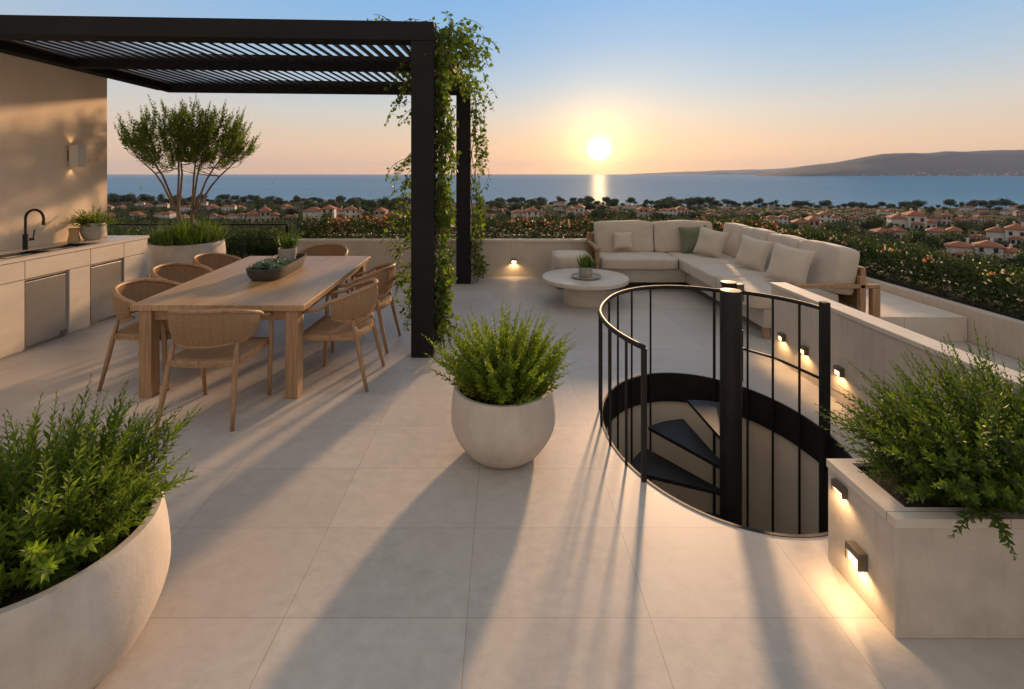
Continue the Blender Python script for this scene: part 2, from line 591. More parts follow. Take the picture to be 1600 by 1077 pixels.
def tag(o, label=None, cat=None, group=None, kind=None):
    if label:
        o['label'] = label
    if cat:
        o['category'] = cat
    if group:
        o['group'] = group
    if kind:
        o['kind'] = kind
    return o


def thing(name, label, cat, loc=(0, 0, 0), rz=0.0, group=None):
    return tag(empty(name, loc, rz), label, cat, group)


def dup(root, loc, rz=0.0, label=None, scale=None, tilt=None):
    r = root.copy()
    col.objects.link(r)
    r.location = loc
    r.rotation_euler = (0, 0, rz)
    if label:
        r['label'] = label
    if scale is not None:
        r.scale = scale if isinstance(scale, tuple) else (scale,) * 3
    for ch in list(root.children):
        c = ch.copy()
        col.objects.link(c)
        c.parent = r
        for g in list(ch.children):
            d = g.copy()
            col.objects.link(d)
            d.parent = c
    return r


def rv(s=1.0):
    return Vector((rnd.uniform(-s, s), rnd.uniform(-s, s), rnd.uniform(-s, s)))


# ------------------------------------------------------------------ foliage helpers
def sprig(lf, st, base, d, length, nl, ll, lw, bend=0.3, rad=0.003, env=None, ang=50, spin=None, wob=0.06, bottom=0.12):
    """one leafy shoot: a bending stem with leaflets set round it"""
    d = d.normalized()
    pts, p = [], Vector(base)
    dirv = d.copy()
    seg = 7
    out = Vector((d.x, d.y, 0))
    for i in range(seg + 1):
        pts.append(p.copy())
        dirv = (dirv + (out * 0.25 - Vector((0, 0, 1))) * (bend / seg) + rv(wob)).normalized()
        p = p + dirv * (length / seg)
    if st is not None:
        st.tube(pts, [rad * (1 - 0.75 * i / seg) for i in range(seg + 1)], 3, cap=False)
    a0 = rnd.uniform(0, 6.28)
    for i in range(nl):
        t = bottom + (1 - bottom) * (i + rnd.uniform(0, 0.6)) / nl
        t = min(t, 0.999)
        k = int(t * seg)
        q = pts[k].lerp(pts[k + 1], t * seg - k)
        ax = (pts[k + 1] - pts[k]).normalized()
        s0 = ax.cross(Vector((0, 0, 1)) if abs(ax.z) < 0.95 else Vector((1, 0, 0))).normalized()
        s1 = ax.cross(s0)
        an = a0 + (i * 2.4 if spin is None else (PI * (i % 2)) + rnd.uniform(-spin, spin))
        rad_d = s0 * math.cos(an) + s1 * math.sin(an)
        e = env(t) if env else (0.35 + 0.65 * math.sin(PI * min(1, 0.15 + t * 0.85)))
        aa = R(ang * rnd.uniform(0.75, 1.25)) * (1 - 0.35 * t)
        ld = ax * math.cos(aa) + rad_d * math.sin(aa)
        L = ll * e * rnd.uniform(0.75, 1.2)
        lf.leaf(q, ld, ax + rv(0.3), L, L * lw, 0.15, 0.12)
    return pts


def frond(lf, st, base, d, length, npair, ll, bend=0.8):
    """flat fern frond: paired leaflets in one plane, drooping at the tip"""
    d = d.normalized()
    side = d.cross(Vector((0, 0, 1)))
    if side.length < 1e-3:
        side = Vector((1, 0, 0))
    side.normalize()
    p, dirv, pts = Vector(base), d.copy(), []
    seg = 9
    for i in range(seg + 1):
        pts.append(p.copy())
        dirv = (dirv - Vector((0, 0, 1)) * (bend / seg) * (0.4 + i / seg)).normalized()
        p = p + dirv * (length / seg)
    st.tube(pts, [0.0028 * (1 - 0.7 * i / seg) for i in range(seg + 1)], 3, cap=False)
    for i in range(npair):
        t = 0.12 + 0.87 * i / npair
        k = min(int(t * seg), seg - 1)
        q = pts[k].lerp(pts[k + 1], t * seg - k)
        ax = (pts[k + 1] - pts[k]).normalized()
        up = side.cross(ax)
        e = math.sin(PI * (0.18 + 0.8 * t)) ** 0.8
        for sg in (-1, 1):
            ld = side * sg + ax * (0.55 + 0.4 * t) - up * 0.12 + rv(0.1)
            lf.leaf(q, ld, up, ll * e * rnd.uniform(0.85, 1.15), ll * e * 0.30, 0.1, 0.1)


# ------------------------------------------------------------------ setting: ground, terrace
HX, HY, HA, HB = 1.40, 3.205, 0.726, 0.935      # stair opening (centre and half axes)


def make_floor():
    mb = MB()
    x0, x1, y0, y1 = -7.6, 5.2, -3.0, 8.02
    n = 96
    angs = [2 * PI * i / n for i in range(n)]
    for cxn, cyn in ((x0, y0), (x1, y0), (x1, y1), (x0, y1)):
        angs.append(math.atan2(cyn - HY, cxn - HX) % (2 * PI))
    angs = sorted(set(angs))
    inner, outer = [], []
    for a in angs:
        c, s_ = math.cos(a), math.sin(a)
        r = 1 / math.sqrt((c / HA) ** 2 + (s_ / HB) ** 2)
        inner.append((HX + c * r, HY + s_ * r, 0))
        ts = []
        if c > 1e-9: ts.append((x1 - HX) / c)
        if c < -1e-9: ts.append((x0 - HX) / c)
        if s_ > 1e-9: ts.append((y1 - HY) / s_)
        if s_ < -1e-9: ts.append((y0 - HY) / s_)
        t = min(ts)
        outer.append((HX + c * t, HY + s_ * t, 0))
    m = len(angs)
    mb.add(inner + outer, [(i, (i + 1) % m, m + (i + 1) % m, m + i)[::-1] for i in range(m)])
    o = mb.build('terrace_floor', 'floor_tile')
    tag(o, kind='structure')
    # shaft of the stair: wall ring and its floor below
    sh = MB()
    sh.lathe([(1.0, -0.02), (1.0, -3.1)], 96, (HX, HY, 0), False, False, HA + 0.012, HB + 0.012)
    sh.v = sh.v
    sh.f = [f[::-1] for f in sh.f]
    w = sh.build('stairwell_wall', 'shaft_plaster', smooth=True)
    tag(w, kind='structure')
    fl = MB().box(HX - 1.0, HX + 1.0, HY - 1.2, HY + 1.2, -3.2, -3.1).build('lower_floor', 'shaft_plaster')
    tag(fl, kind='structure')


make_floor()


def ter(d):
    tab = [(0, -9), (30, -11), (60, -13.2), (100, -17), (150, -20.4), (200, -22.6), (300, -26.2), (450, -32), (600, -37.4), (655, -39.2), (720, -43), (900, -50)]
    for (a, za), (b, zb) in zip(tab, tab[1:]):
        if d <= b:
            return za + (zb - za) * (d - a) / (b - a)
    return -50.0


def shore(x, d):
    """the coast runs a little nearer at the right"""
    px = x * F / max(d, 1)
    return d * (1 + 0.00022 * max(-800, min(900, px)))


def ground_z(x, d):
    z = ter(shore(x, d))
    k = min(1.0, d / 150.0)
    return z + k * 1.3 * noise.noise(Vector((x * 0.012, d * 0.012, 3.1)))


def at_ground(px, py):
    """where the pixel's ray meets the land"""
    lo, hi = 20.0, 760.0
    for _ in range(50):
        d = (lo + hi) / 2
        x = (px - CX) * d / F
        y = CY + (H - ground_z(x, d)) * F / d
        if y > py:
            lo = d
        else:
            hi = d
    return Vector(((px - CX) * d / F, d, ground_z((px - CX) * d / F, d)))


def make_land():
    ds = [2, 9.5, 14, 20, 28] + [28 * (1.055 ** i) for i in range(1, 64)]
    us = np.linspace(-1.9, 1.9, 150)
    vs, fs = [], []
    for d in ds:
        for u in us:
            x = u * (d + 25)
            vs.append((x, d, ground_z(x, d)))
    m = len(us)
    for i in range(len(ds) - 1):
        for j in range(m - 1):
            fs.append((i * m + j, i * m + j + 1, (i + 1) * m + j + 1, (i + 1) * m + j))
    o = MB().add(vs, fs).build('land', 'land', smooth=True)
    tag(o, kind='structure')
    s = MB().add([(-19000, 380, -40), (19000, 380, -40), (19000, 19400, -40), (-19000, 19400, -40)], [(0, 1, 2, 3)])
    tag(s.build('sea', 'sea_water'), kind='structure')


make_land()


def hill_z(prof, d0, depth, seed, amp, px, d):
    t = (d - d0) / depth
    py = np.interp(px, [p[0] for p in prof], [p[1] for p in prof])
    x = (px - CX) * d / F
    crest = (CY - py) * (d0 + depth * 0.55) / F + H + 40
    pt = math.sin(PI * min(1, max(0, t) / 1.1)) ** 0.8
    nz = noise.fractal(Vector((x * 0.0011 + seed, d * 0.0011, seed)), 1.0, 2.0, 6)
    return x, -40.5 + max(0.0, crest * pt * (1 + amp * nz * (1.3 - pt)) + 9 * nz * min(1, crest / 60))


HEAD = [(1180, 272), (1210, 268), (1250, 261), (1300, 255), (1340, 249), (1375, 243), (1420, 241), (1455, 240), (1480, 236), (1530, 235), (1580, 234), (1640, 232), (1720, 236), (1800, 243), (1900, 256)]
DIST = [(985, 272), (1040, 269.5), (1090, 268), (1140, 266), (1190, 264.5), (1240, 262), (1320, 260), (1400, 262), (1500, 268)]
HEAD_ARGS = (HEAD, 7200, 2600, 3.7, 0.2)


def make_hills():
    def ridge(name, prof, d0, depth, seed, amp):
        """prof: list of (pixel x, pixel y of the crest)"""
        vs, fs = [], []
        xs = np.linspace(prof[0][0], prof[-1][0], 260)
        rows = 26
        for r in range(rows + 1):
            d = d0 + depth * r / rows
            for px in xs:
                x, z = hill_z(prof, d0, depth, seed, amp, px, d)
                vs.append((x, d, z))
        m = len(xs)
        for i in range(rows):
            for j in range(m - 1):
                fs.append((i * m + j, i * m + j + 1, (i + 1) * m + j + 1, (i + 1) * m + j))
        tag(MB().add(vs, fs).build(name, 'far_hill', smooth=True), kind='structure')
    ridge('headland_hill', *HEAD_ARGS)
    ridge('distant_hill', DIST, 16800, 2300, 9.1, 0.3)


make_hills()


# ------------------------------------------------------------------ walls of the terrace
def make_walls():
    # back parapet, with a planted trough behind it
    t = thing('parapet_wall', 'long low cream parapet wall behind the sofa and the coffee table', 'wall', (0.65, 8.1, 0))
    MB().box(-4.19, 4.1, -0.08, 0.06, 0, 0.565).build('wall', 'parapet_plaster', t)
    MB().box(-4.20, 4.1, -0.10, 0.08, 0.567, 0.607).build('coping', 'coping', t, bevel=0.006)
    MB().box(-4.19, 4.1, 0.065, 0.70, 0.0, 0.52).build('soil', 'soil', t)
    MB().box(-4.19, 4.1, 0.703, 0.80, -1.0, 0.58).build('outer_wall', 'parapet_plaster', t)
    # outer kerb wall along the right side with its trough
    t = thing('parapet_wall', 'low kerb wall under the flower hedge behind the right end of the sofa', 'wall', (4.70, 5.2, 0))
    MB().box(0.0, 0.10, -3.6, 2.80, 0, 0.34).build('wall', 'parapet_plaster', t, bevel=0.006)
    MB().box(0.103, 0.85, -3.6, 3.7, -0.2, 0.30).build('soil', 'soil', t)
    MB().box(0.853, 0.95, -3.6, 3.7, -1.0, 0.34).build('outer_wall', 'parapet_plaster', t)
    # raised deck between the sofa back and that kerb
    t = MB().box(-0.49, 0.49, -1.55, 1.55, 0.0, 0.25).build('raised_deck', 'coping', None, bevel=0.006, loc=(4.205, 6.46, 0))
    tag(t, 'raised pale stone ledge behind the sofa beside the flower hedge', 'ledge')
    # inner parapet beside the stair
    t = thing('parapet_wall', 'cream parapet wall with small lamps running beside the spiral stair', 'wall', (2.575, 3.0, 0))
    MB().box(-0.065, 0.065, -2.2, 1.54, 0, 0.645).build('wall', 'parapet_plaster', t)
    MB().box(-0.075, 0.075, -2.2, 1.55, 0.647, 0.682).build('coping', 'coping', t, bevel=0.006)
    # house wall of the outdoor kitchen
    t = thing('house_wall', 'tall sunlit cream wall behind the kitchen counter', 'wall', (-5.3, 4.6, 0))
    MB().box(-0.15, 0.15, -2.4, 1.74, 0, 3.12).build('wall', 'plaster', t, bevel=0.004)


make_walls()


def make_cable_railing():
    t = thing('cable_railing', 'thin dark railing in front of the leafy shrubs beside the tree pot', 'railing', (-4.6, 8.04, 0))
    for x in (-2.3, -1.2, -0.1, 1.04):
        MB().box(x - 0.018, x + 0.018, -0.018, 0.018, 0, 0.84).build('post', 'charcoal_powder_coat', t)
    for z in (0.28, 0.61):
        MB().tube([(-2.6, 0.0, z), (1.04, 0.0, z)], 0.007, 6).build('cable', 'charcoal_powder_coat', t)
    MB().beam((-2.6, 0, 0.855), (1.06, 0, 0.855), 0.045, 0.025).build('top_rail', 'charcoal_powder_coat', t, bevel=0.003)


make_cable_railing()


# ------------------------------------------------------------------ kitchen
def make_kitchen():
    X0 = -4.55
    t = thing('kitchen_counter', 'stone outdoor kitchen counter with black sink against the cream wall', 'counter', (-4.85, 4.6, 0))
    ox, oy = 4.85, -4.6

    def bx(mb, x0, x1, y0, y1, z0, z1):
        return mb.box(x0 + ox, x1 + ox, y0 + oy, y1 + oy, z0, z1)
    c = MB()
    bx(c, -5.149, X0 - 0.022, 2.3, 4.635, 0, 0.868)
    bx(c, -5.149, X0 - 0.022, 5.105, 5.375, 0, 0.868)
    bx(c, -5.149, X0 - 0.022, 5.845, 6.235, 0, 0.868)
    for a, b in ((4.635, 5.105), (5.375, 5.845)):
        bx(c, -5.149, X0 - 0.06, a + 0.001, b - 0.001, 0.0, 0.67)
        bx(c, -5.149, X0 - 0.022, a + 0.001, b - 0.001, 0.672, 0.868)
    c.build('cabinet', 'cabinet_stone', t)
    for y0, y1, z0, z1 in ((2.3, 3.6, 0.02, 0.683), (3.603, 4.632, 0.02, 0.683), (2.3, 3.6, 0.690, 0.864), (3.603, 4.632, 0.690, 0.864),
                           (4.638, 5.372, 0.690, 0.864), (5.112, 5.368, 0.02, 0.683), (5.378, 5.846, 0.690, 0.864),
                           (5.852, 6.235, 0.690, 0.864), (5.852, 6.235, 0.02, 0.683)):
        bx(MB(), X0 - 0.0215, X0, y0, y1, z0, z1).build('front_panel', 'cabinet_stone', t, bevel=0.0025)
    for y0, y1 in ((4.655, 5.095), (5.395, 5.838)):
        d = bx(MB(), X0 - 0.058, X0 - 0.012, y0, y1, 0.035, 0.655).build('fridge_door', 'stainless_steel', t, bevel=0.003)
        hl = MB()
        bx(hl, X0 - 0.0115, X0 - 0.009, (y0 + y1) / 2 - 0.03, (y0 + y1) / 2 + 0.03, 0.605, 0.617)
        hl.build('badge', 'stainless_steel', d)
        bx(MB(), X0 - 0.0115, X0 - 0.006, y1 - 0.07, y1 - 0.01, 0.040, 0.075).build('lock', 'bronze', d)
    # top slab with the sink cut out
    sx0, sx1, sy0, sy1 = -4.93, -4.635, 4.55, 5.55
    top = MB()
    z0, z1 = 0.87, 0.902
    bx(top, -5.149, X0 + 0.012, 2.3, sy0, z0, z1)
    bx(top, -5.149, X0 + 0.012, sy1, 6.25, z0, z1)
    bx(top, -5.149, sx0, sy0, sy1, z0, z1)
    bx(top, sx1, X0 + 0.012, sy0, sy1, z0, z1)
    top.build('countertop', 'counter_stone', t)
    sk = MB()
    zz = 0.72
    bx(sk, sx0 - 0.01, sx1 + 0.01, sy0 - 0.01, sy1 + 0.01, zz - 0.02, zz)
    for q in ((sx0 - 0.01, sx0 + 0.004, sy0 - 0.01, sy1 + 0.01), (sx1 - 0.004, sx1 + 0.01, sy0 - 0.01, sy1 + 0.01),
              (sx0, sx1, sy0 - 0.01, sy0 + 0.004), (sx0, sx1, sy1 - 0.004, sy1 + 0.01), (sx0, sx1, 5.04, 5.065)):
        bx(sk, *q, zz, 0.898)
    # thin black rim and side drainer
    for q in ((sx0 - 0.02, sx0, sy0 - 0.02, sy1 + 0.02), (sx1, sx1 + 0.02, sy0 - 0.02, sy1 + 0.02), (sx0, sx1, sy0 - 0.02, sy0), (sx0, sx1, sy1, sy1 + 0.02)):
        bx(sk, *q, 0.9025, 0.906)
    sk.build('sink', 'sink_black', t)
    # gooseneck tap
    f = MB()
    b = Vector((-5.0 + ox, 5.10 + oy, 0.902))
    f.tube([b, b + Vector((0, 0, 0.16))], 0.024, 16)
    pts = [b + Vector((0, 0, 0.16)), b + Vector((0, 0, 0.33))]
    for i in range(0, 11):
        a = PI - PI * i / 10
        pts.append(b + Vector((0.085 + 0.085 * math.cos(a), 0.02 * i / 10, 0.33 + 0.085 * math.sin(a))))
    pts.append(b + Vector((0.17, 0.02, 0.275)))
    f.tube(pts, 0.0125, 12)
    f.tube([b + Vector((0.17, 0.02, 0.29)), b + Vector((0.17, 0.02, 0.255))], 0.0155, 12)
    tap = f.build('faucet', 'black_metal', t, smooth=True, angle=50)
    lv = MB().tube([b + Vector((0, 0.02, 0.10)), b + Vector((0.012, 0.075, 0.10))], 0.014, 10)
    lv.tube([b + Vector((0.012, 0.07, 0.10)), b + Vector((0.016, 0.082, 0.20))], 0.006, 8)
    lv.build('handle', 'black_metal', tap, smooth=True, angle=50)


make_kitchen()


def add_lamp(name, kind, loc, energy, color, parent, size=0.03, spot=None, rot=None):
    l = bpy.data.lights.new(name, kind)
    l.energy = energy
    l.color = color
    l.shadow_soft_size = size
    if kind == 'SPOT':
        l.spot_size = R(spot or 120)
        l.spot_blend = 0.6
    o = bpy.data.objects.new(name, l)
    o.location = loc
    if rot:
        o.rotation_euler = rot
    col.objects.link(o)
    o.parent = parent
    return o


WARM = (1.0, 0.60, 0.27)


def make_sconce():
    t = thing('wall_sconce', 'white box wall lamp shining up and down on the kitchen wall', 'wall lamp', (-5.15, 5.80, 1.905))
    MB().box(0.001, 0.03, -0.045, 0.045, -0.06, 0.06).build('back_plate', 'bronze', t)
    s = MB()
    for q in ((0.031, 0.040, -0.055, 0.055), (0.126, 0.135, -0.055, 0.055), (0.040, 0.126, -0.055, -0.047), (0.040, 0.126, 0.047, 0.055)):
        s.box(*q, -0.13, 0.13)
    s.build('lamp_shade', 'sconce_white', t)
    MB().box(0.041, 0.125, -0.046, 0.046, -0.02, 0.02).build('bulb', 'lamp_slot', t)
    add_lamp('bulb_light', 'SPOT', (0.03, 0.0, 0.145), 0.28, WARM, t, 0.02, 100, (PI, 0, 0))
    add_lamp('bulb_light', 'SPOT', (0.03, 0.0, -0.145), 0.28, WARM, t, 0.02, 100, (0, 0, 0))


make_sconce()


def make_wall_light(label, loc, rz, w=0.10, h=0.075, energy=1.2, dp=0.038, group='small lamps on the low walls'):
    """flat bronze brick light; local +Y looks away from the wall"""
    t = thing('wall_light', label, 'wall lamp', loc, rz, group)
    b = MB()
    b.box(-w / 2, w / 2, 0.001, 0.010, -h / 2, h / 2)
    b.box(-w / 2, w / 2, 0.010, dp, h / 2 - 0.014, h / 2)
    b.box(-w / 2, -w / 2 + 0.006, 0.010, dp, -h / 2, h / 2 - 0.014)
    b.box(w / 2 - 0.006, w / 2, 0.010, dp, -h / 2, h / 2 - 0.014)
    b.box(-w / 2 + 0.006, w / 2 - 0.006, dp - 0.006, dp, h / 2 - 0.026, h / 2 - 0.014)
    b.build('housing', 'bronze', t)
    MB().box(-w / 2 + 0.007, w / 2 - 0.007, 0.011, dp - 0.008, -h / 2 + 0.004, h / 2 - 0.016).build('lens', 'lamp_lens', t)
    add_lamp('bulb_light', 'SPOT', (0, dp + 0.014, -h / 2 + 0.006), energy * 1.25, WARM, t, 0.025, 150, (R(-14), 0, 0))
    return t


LEFT = R(90)      # local +Y turned to face -X
make_wall_light('lit bronze lamp low on the back parapet wall left of the coffee table', (0.19, 8.02, 0.255), PI, 0.085, 0.07, 1.6)
make_wall_light('lit lamp on the stair parapet seen farthest along the wall through the railing', (2.51, 4.34, 0.24), LEFT, 0.07, 0.065, 1.3)
make_wall_light('lit lamp on the stair parapet between two others, behind a baluster', (2.51, 4.02, 0.238), LEFT, 0.07, 0.065, 1.3)
make_wall_light('lit lamp on the stair parapet just right of the thick railing post', (2.51, 3.60, 0.235), LEFT, 0.07, 0.065, 1.3)
make_wall_light('large lit lamp low on the side of the square planter', (1.434, 1.945, 0.170), LEFT, 0.075, 0.068, 1.5)
make_wall_light('lit lamp just under the rim of the square planter', (1.434, 2.055, 0.368), LEFT, 0.070, 0.045, 0.8, 0.022)


# ------------------------------------------------------------------ pergola
PF = Vector((-0.74, 4.58, 0))      # front post
PR = Vector((-0.60, 7.58, 0))      # rear post
LF = Vector((-5.02, 4.36, 0))      # where the front beam meets the house
LR = Vector((-5.02, 7.30, 0))
ZB, ZT = 2.925, 3.10


def make_pergola():
    t = thing('pergola', 'charcoal metal pergola with louvred roof over the dining table', 'pergola', tuple(PF))
    o = PF
    ex = (LF - PF).normalized()
    for p, w in ((PF, 0.205), (PR, 0.22)):
        q = p - o
        MB().box(q.x - w / 2, q.x + w / 2, q.y - w / 2, q.y + w / 2, 0, ZB - 0.002).build('post', 'charcoal_powder_coat', t, bevel=0.006)
    zc, hh = (ZB + ZT) / 2, ZT - ZB

    def bm_(a, b, w, z=zc, h=hh, nm='beam'):
        return MB().beam((a - o) + Vector((0, 0, z)), (b - o) + Vector((0, 0, z)), w, h).build(nm, 'charcoal_powder_coat', t, bevel=0.005)
    bm_(PF - ex * 0.1025, LF + ex * 0.9, 0.205)
    bm_(PR - (LR - PR).normalized() * 0.11, LR + (LR - PR).normalized() * 0.05, 0.19)
    m0, m1 = PF.lerp(PR, 0.44), LF.lerp(LR, 0.44)
    bm_(m0, m1, 0.11, zc, hh - 0.004)
    d = (PR - PF).normalized()
    bm_(PF + d * 0.105, PR - d * 0.10, 0.19, zc, hh - 0.002)
    d2 = (LR - LF).normalized()
    bm_(LF + d2 * 0.105, LR - d2 * 0.10, 0.16, zc, hh - 0.002)
    # louvres: run from front to back in two bays, tilted
    n = 37
    for (fa, fb) in ((0.035, 0.42), (0.46, 0.965)):
        for i in range(n):
            s = (i + 0.9) / (n + 0.6)
            a = PF.lerp(LF, s).lerp(PR.lerp(LR, s), fa)
            b = PF.lerp(LF, s).lerp(PR.lerp(LR, s), fb)
            MB().beam((a - o) + Vector((0, 0, 3.035)), (b - o) + Vector((0, 0, 3.035)), 0.104, 0.020, roll=R(25)).build('slat', 'louvre_metal', t)


make_pergola()


# ------------------------------------------------------------------ dining table and chairs
def make_table():
    zt = 0.71
    c = [Vector(p) for p in ((-2.80, 3.655, 0), (-1.49, 3.645, 0), (-1.575, 5.83, 0), (-3.03, 5.83, 0))]
    t = thing('dining_table', 'long teak dining table set with a planted tray', 'table', (-2.22, 4.74, 0))
    o = Vector((-2.22, 4.74, 0))
    q = [p - o for p in c]
    MB().hexa([(p.x, p.y, zt - 0.045) for p in q], [(p.x, p.y, zt) for p in q]).build('table_top', 'teak_boards', t, bevel=0.004)
    ins = 0.10
    k = [Vector((p.x + (ins if i in (0, 3) else -ins), p.y + (0.065 if i in (0, 1) else -0.09), 0)) for i, p in enumerate(q)]
    for p in k:
        w = 0.0475
        MB().box(p.x - w, p.x + w, p.y - w, p.y + w, 0, zt - 0.0455).build('leg', 'teak_upright', t, bevel=0.005)
    for i in range(4):
        a, b = k[i], k[(i + 1) % 4]
        d = (b - a).normalized()
        MB().beam(a + d * 0.049 + Vector((0, 0, zt - 0.086)), b - d * 0.049 + Vector((0, 0, zt - 0.086)), 0.028, 0.080).build('apron', 'teak', t)


make_table()


def make_chair():
    t = thing('dining_chair', '', 'chair', (0, 0, 0), 0, 'woven teak chairs around the dining table')

    def railpt(a):                     # horseshoe top rail, a in degrees from the back centre
        r = R(a)
        x, y = 0.292 * math.sin(r), -0.02 - 0.265 * math.cos(r)
        k = abs(a) / 100.0
        z = 0.785 - 0.02 * k - 0.125 * max(0, k - 0.35) ** 1.2
        return Vector((x * (1 - 0.04 * (1 - k)), y, z))

    def lowpt(a):
        r = R(a)
        k = abs(a) / 100.0
        x, y = 0.262 * math.sin(r), -0.02 - 0.225 * math.cos(r)
        z = 0.535 + 0.005 * k + 0.165 * max(0, k - 0.55) ** 1.5
        return Vector((x, y, z))
    top = [Vector((-0.272, 0.215, 0.60)), Vector((-0.276, 0.205, 0.625)), Vector((-0.284, 0.15, 0.640)), Vector((-0.290, 0.07, 0.652))]
    arc = [railpt(a) for a in range(-92, 93, 8)]
    rail = top + arc + [Vector((-p.x, p.y, p.z)) for p in reversed(top)]
    MB().tube(rail, [0.013] * 2 + [0.0165] * (len(rail) - 4) + [0.013] * 2, 10).build('arm_rail', 'teak', t, smooth=True)
    low = [lowpt(a) for a in range(-92, 93, 8)]
    MB().tube(low, 0.011, 8).build('lower_rail', 'teak', t, smooth=True)
    w = MB()
    n = 84
    for i in range(n):
        a = -88 + 176 * i / (n - 1)
        p0, p1 = lowpt(a), railpt(a)
        rd = Vector((math.sin(R(a)), -math.cos(R(a)), 0))
        pts = [p0.lerp(p1, f / 10) + rd * (0.018 * math.sin(PI * f / 10) + (0.0030 if (f + i) % 2 else -0.0030)) for f in range(11)]
        w.tube(pts, 0.0072, 5, cap=False)
    w.build('backrest', 'rope_weave', t, smooth=True)
    # seat frame and woven seat
    fr = [Vector((x, y, 0.415)) for x, y in ((-0.235, 0.225), (0.235, 0.225), (0.245, 0.0), (0.215, -0.20), (0.0, -0.235), (-0.215, -0.20), (-0.245, 0.0))]
    fm = MB()
    for i in range(7):
        fm.beam(fr[i], fr[(i + 1) % 7], 0.028, 0.042)
    fm.build('seat_frame', 'teak', t, bevel=0.004)
    s = MB()
    m = 46
    for i in range(m):
        x = -0.235 + 0.47 * i / (m - 1)
        yb = -0.235 + 0.25 * (abs(x) / 0.245) ** 3 * 0.35
        pts = [Vector((x, yb + (0.235 - yb) * f, 0.438 - 0.016 * math.sin(PI * f) * (1 - (x / 0.26) ** 2))) for f in (0, 0.12, 0.35, 0.65, 0.88, 1)]
        pts = [pts[0] + Vector((0, -0.008, -0.03))] + pts + [pts[-1] + Vector((0, 0.008, -0.03))]
        s.tube(pts, 0.0062, 5, cap=False)
    s.build('seat', 'rope_weave', t, smooth=True)
    for sg in (-1, 1):
        MB().tube([(sg * 0.245, 0.235, 0), (sg * 0.255, 0.225, 0.2), (sg * 0.265, 0.22, 0.42), (sg * 0.272, 0.215, 0.615)], [0.0135, 0.0175, 0.0185, 0.0145], 10).build('leg', 'teak_upright', t, smooth=True)
        MB().tube([(sg * 0.252, -0.29, 0), (sg * 0.238, -0.245, 0.2), (sg * 0.222, -0.20, 0.42), (sg * 0.218, -0.168, 0.545)], [0.0125, 0.0175, 0.019, 0.013], 10).build('leg', 'teak_upright', t, smooth=True)
    return t


def place_chairs():
    base = make_chair()
    spots = [(-2.035, 3.50, 0, 'woven dining chair at the near short end of the table, its back to us'),
             (-1.34, 4.04, 90, 'woven dining chair beside the front right table leg, nearest the pergola post'),
             (-1.37, 4.85, 90, 'woven dining chair behind the front one on the pergola post side of the table'),
             (-2.86, 4.05, -90, 'woven dining chair by the front left table leg facing the near fridge door'),
             (-3.10, 4.80, -90, 'woven dining chair in the middle of the three on the kitchen side'),
             (-3.10, 5.42, -90, 'woven dining chair by the tree pot, farthest of the three on the kitchen side'),
             (-2.22, 5.98, 180, 'woven dining chair at the far short end of the table before the parapet')]
    for i, (x, y, a, lab) in enumerate(spots):
        if i == 0:
            base.location = (x, y, 0)
            base.rotation_euler = (0, 0, R(a))
            base['label'] = lab
        else:
            dup(base, (x, y, 0), R(a + rnd.uniform(-2.5, 2.5)), lab)


place_chairs()


def rosette(mb, c, r, n, tilt0=20):
    for ring in range(4):
        m = n - ring * 2
        for i in range(m):
            an = 2 * PI * (i + 0.5 * (ring % 2)) / m + rnd.uniform(-0.1, 0.1)
            el = R(tilt0 + ring * 20 + rnd.uniform(-5, 5))
            d = Vector((math.cos(an) * math.cos(el), math.sin(an) * math.cos(el), math.sin(el)))
            L = r * (1.0 - 0.13 * ring) * rnd.uniform(0.9, 1.1)
            sd = Vector((-math.sin(an), math.cos(an), 0))
            up = d.cross(sd) * -1
            p = Vector(c)
            W = L * 0.30
            vs = [p - sd * W * 0.3, p + sd * W * 0.3, p + d * L * 0.55 + sd * W * 0.5 + up * W * 0.10, p + d * L, p + d * L * 0.55 - sd * W * 0.5 + up * W * 0.10,
                  p + d * L * 0.5 - up * W * 0.25]
            mb.add(vs, [(0, 1, 5), (1, 2, 5), (2, 3, 5), (3, 4, 5), (4, 0, 5)])


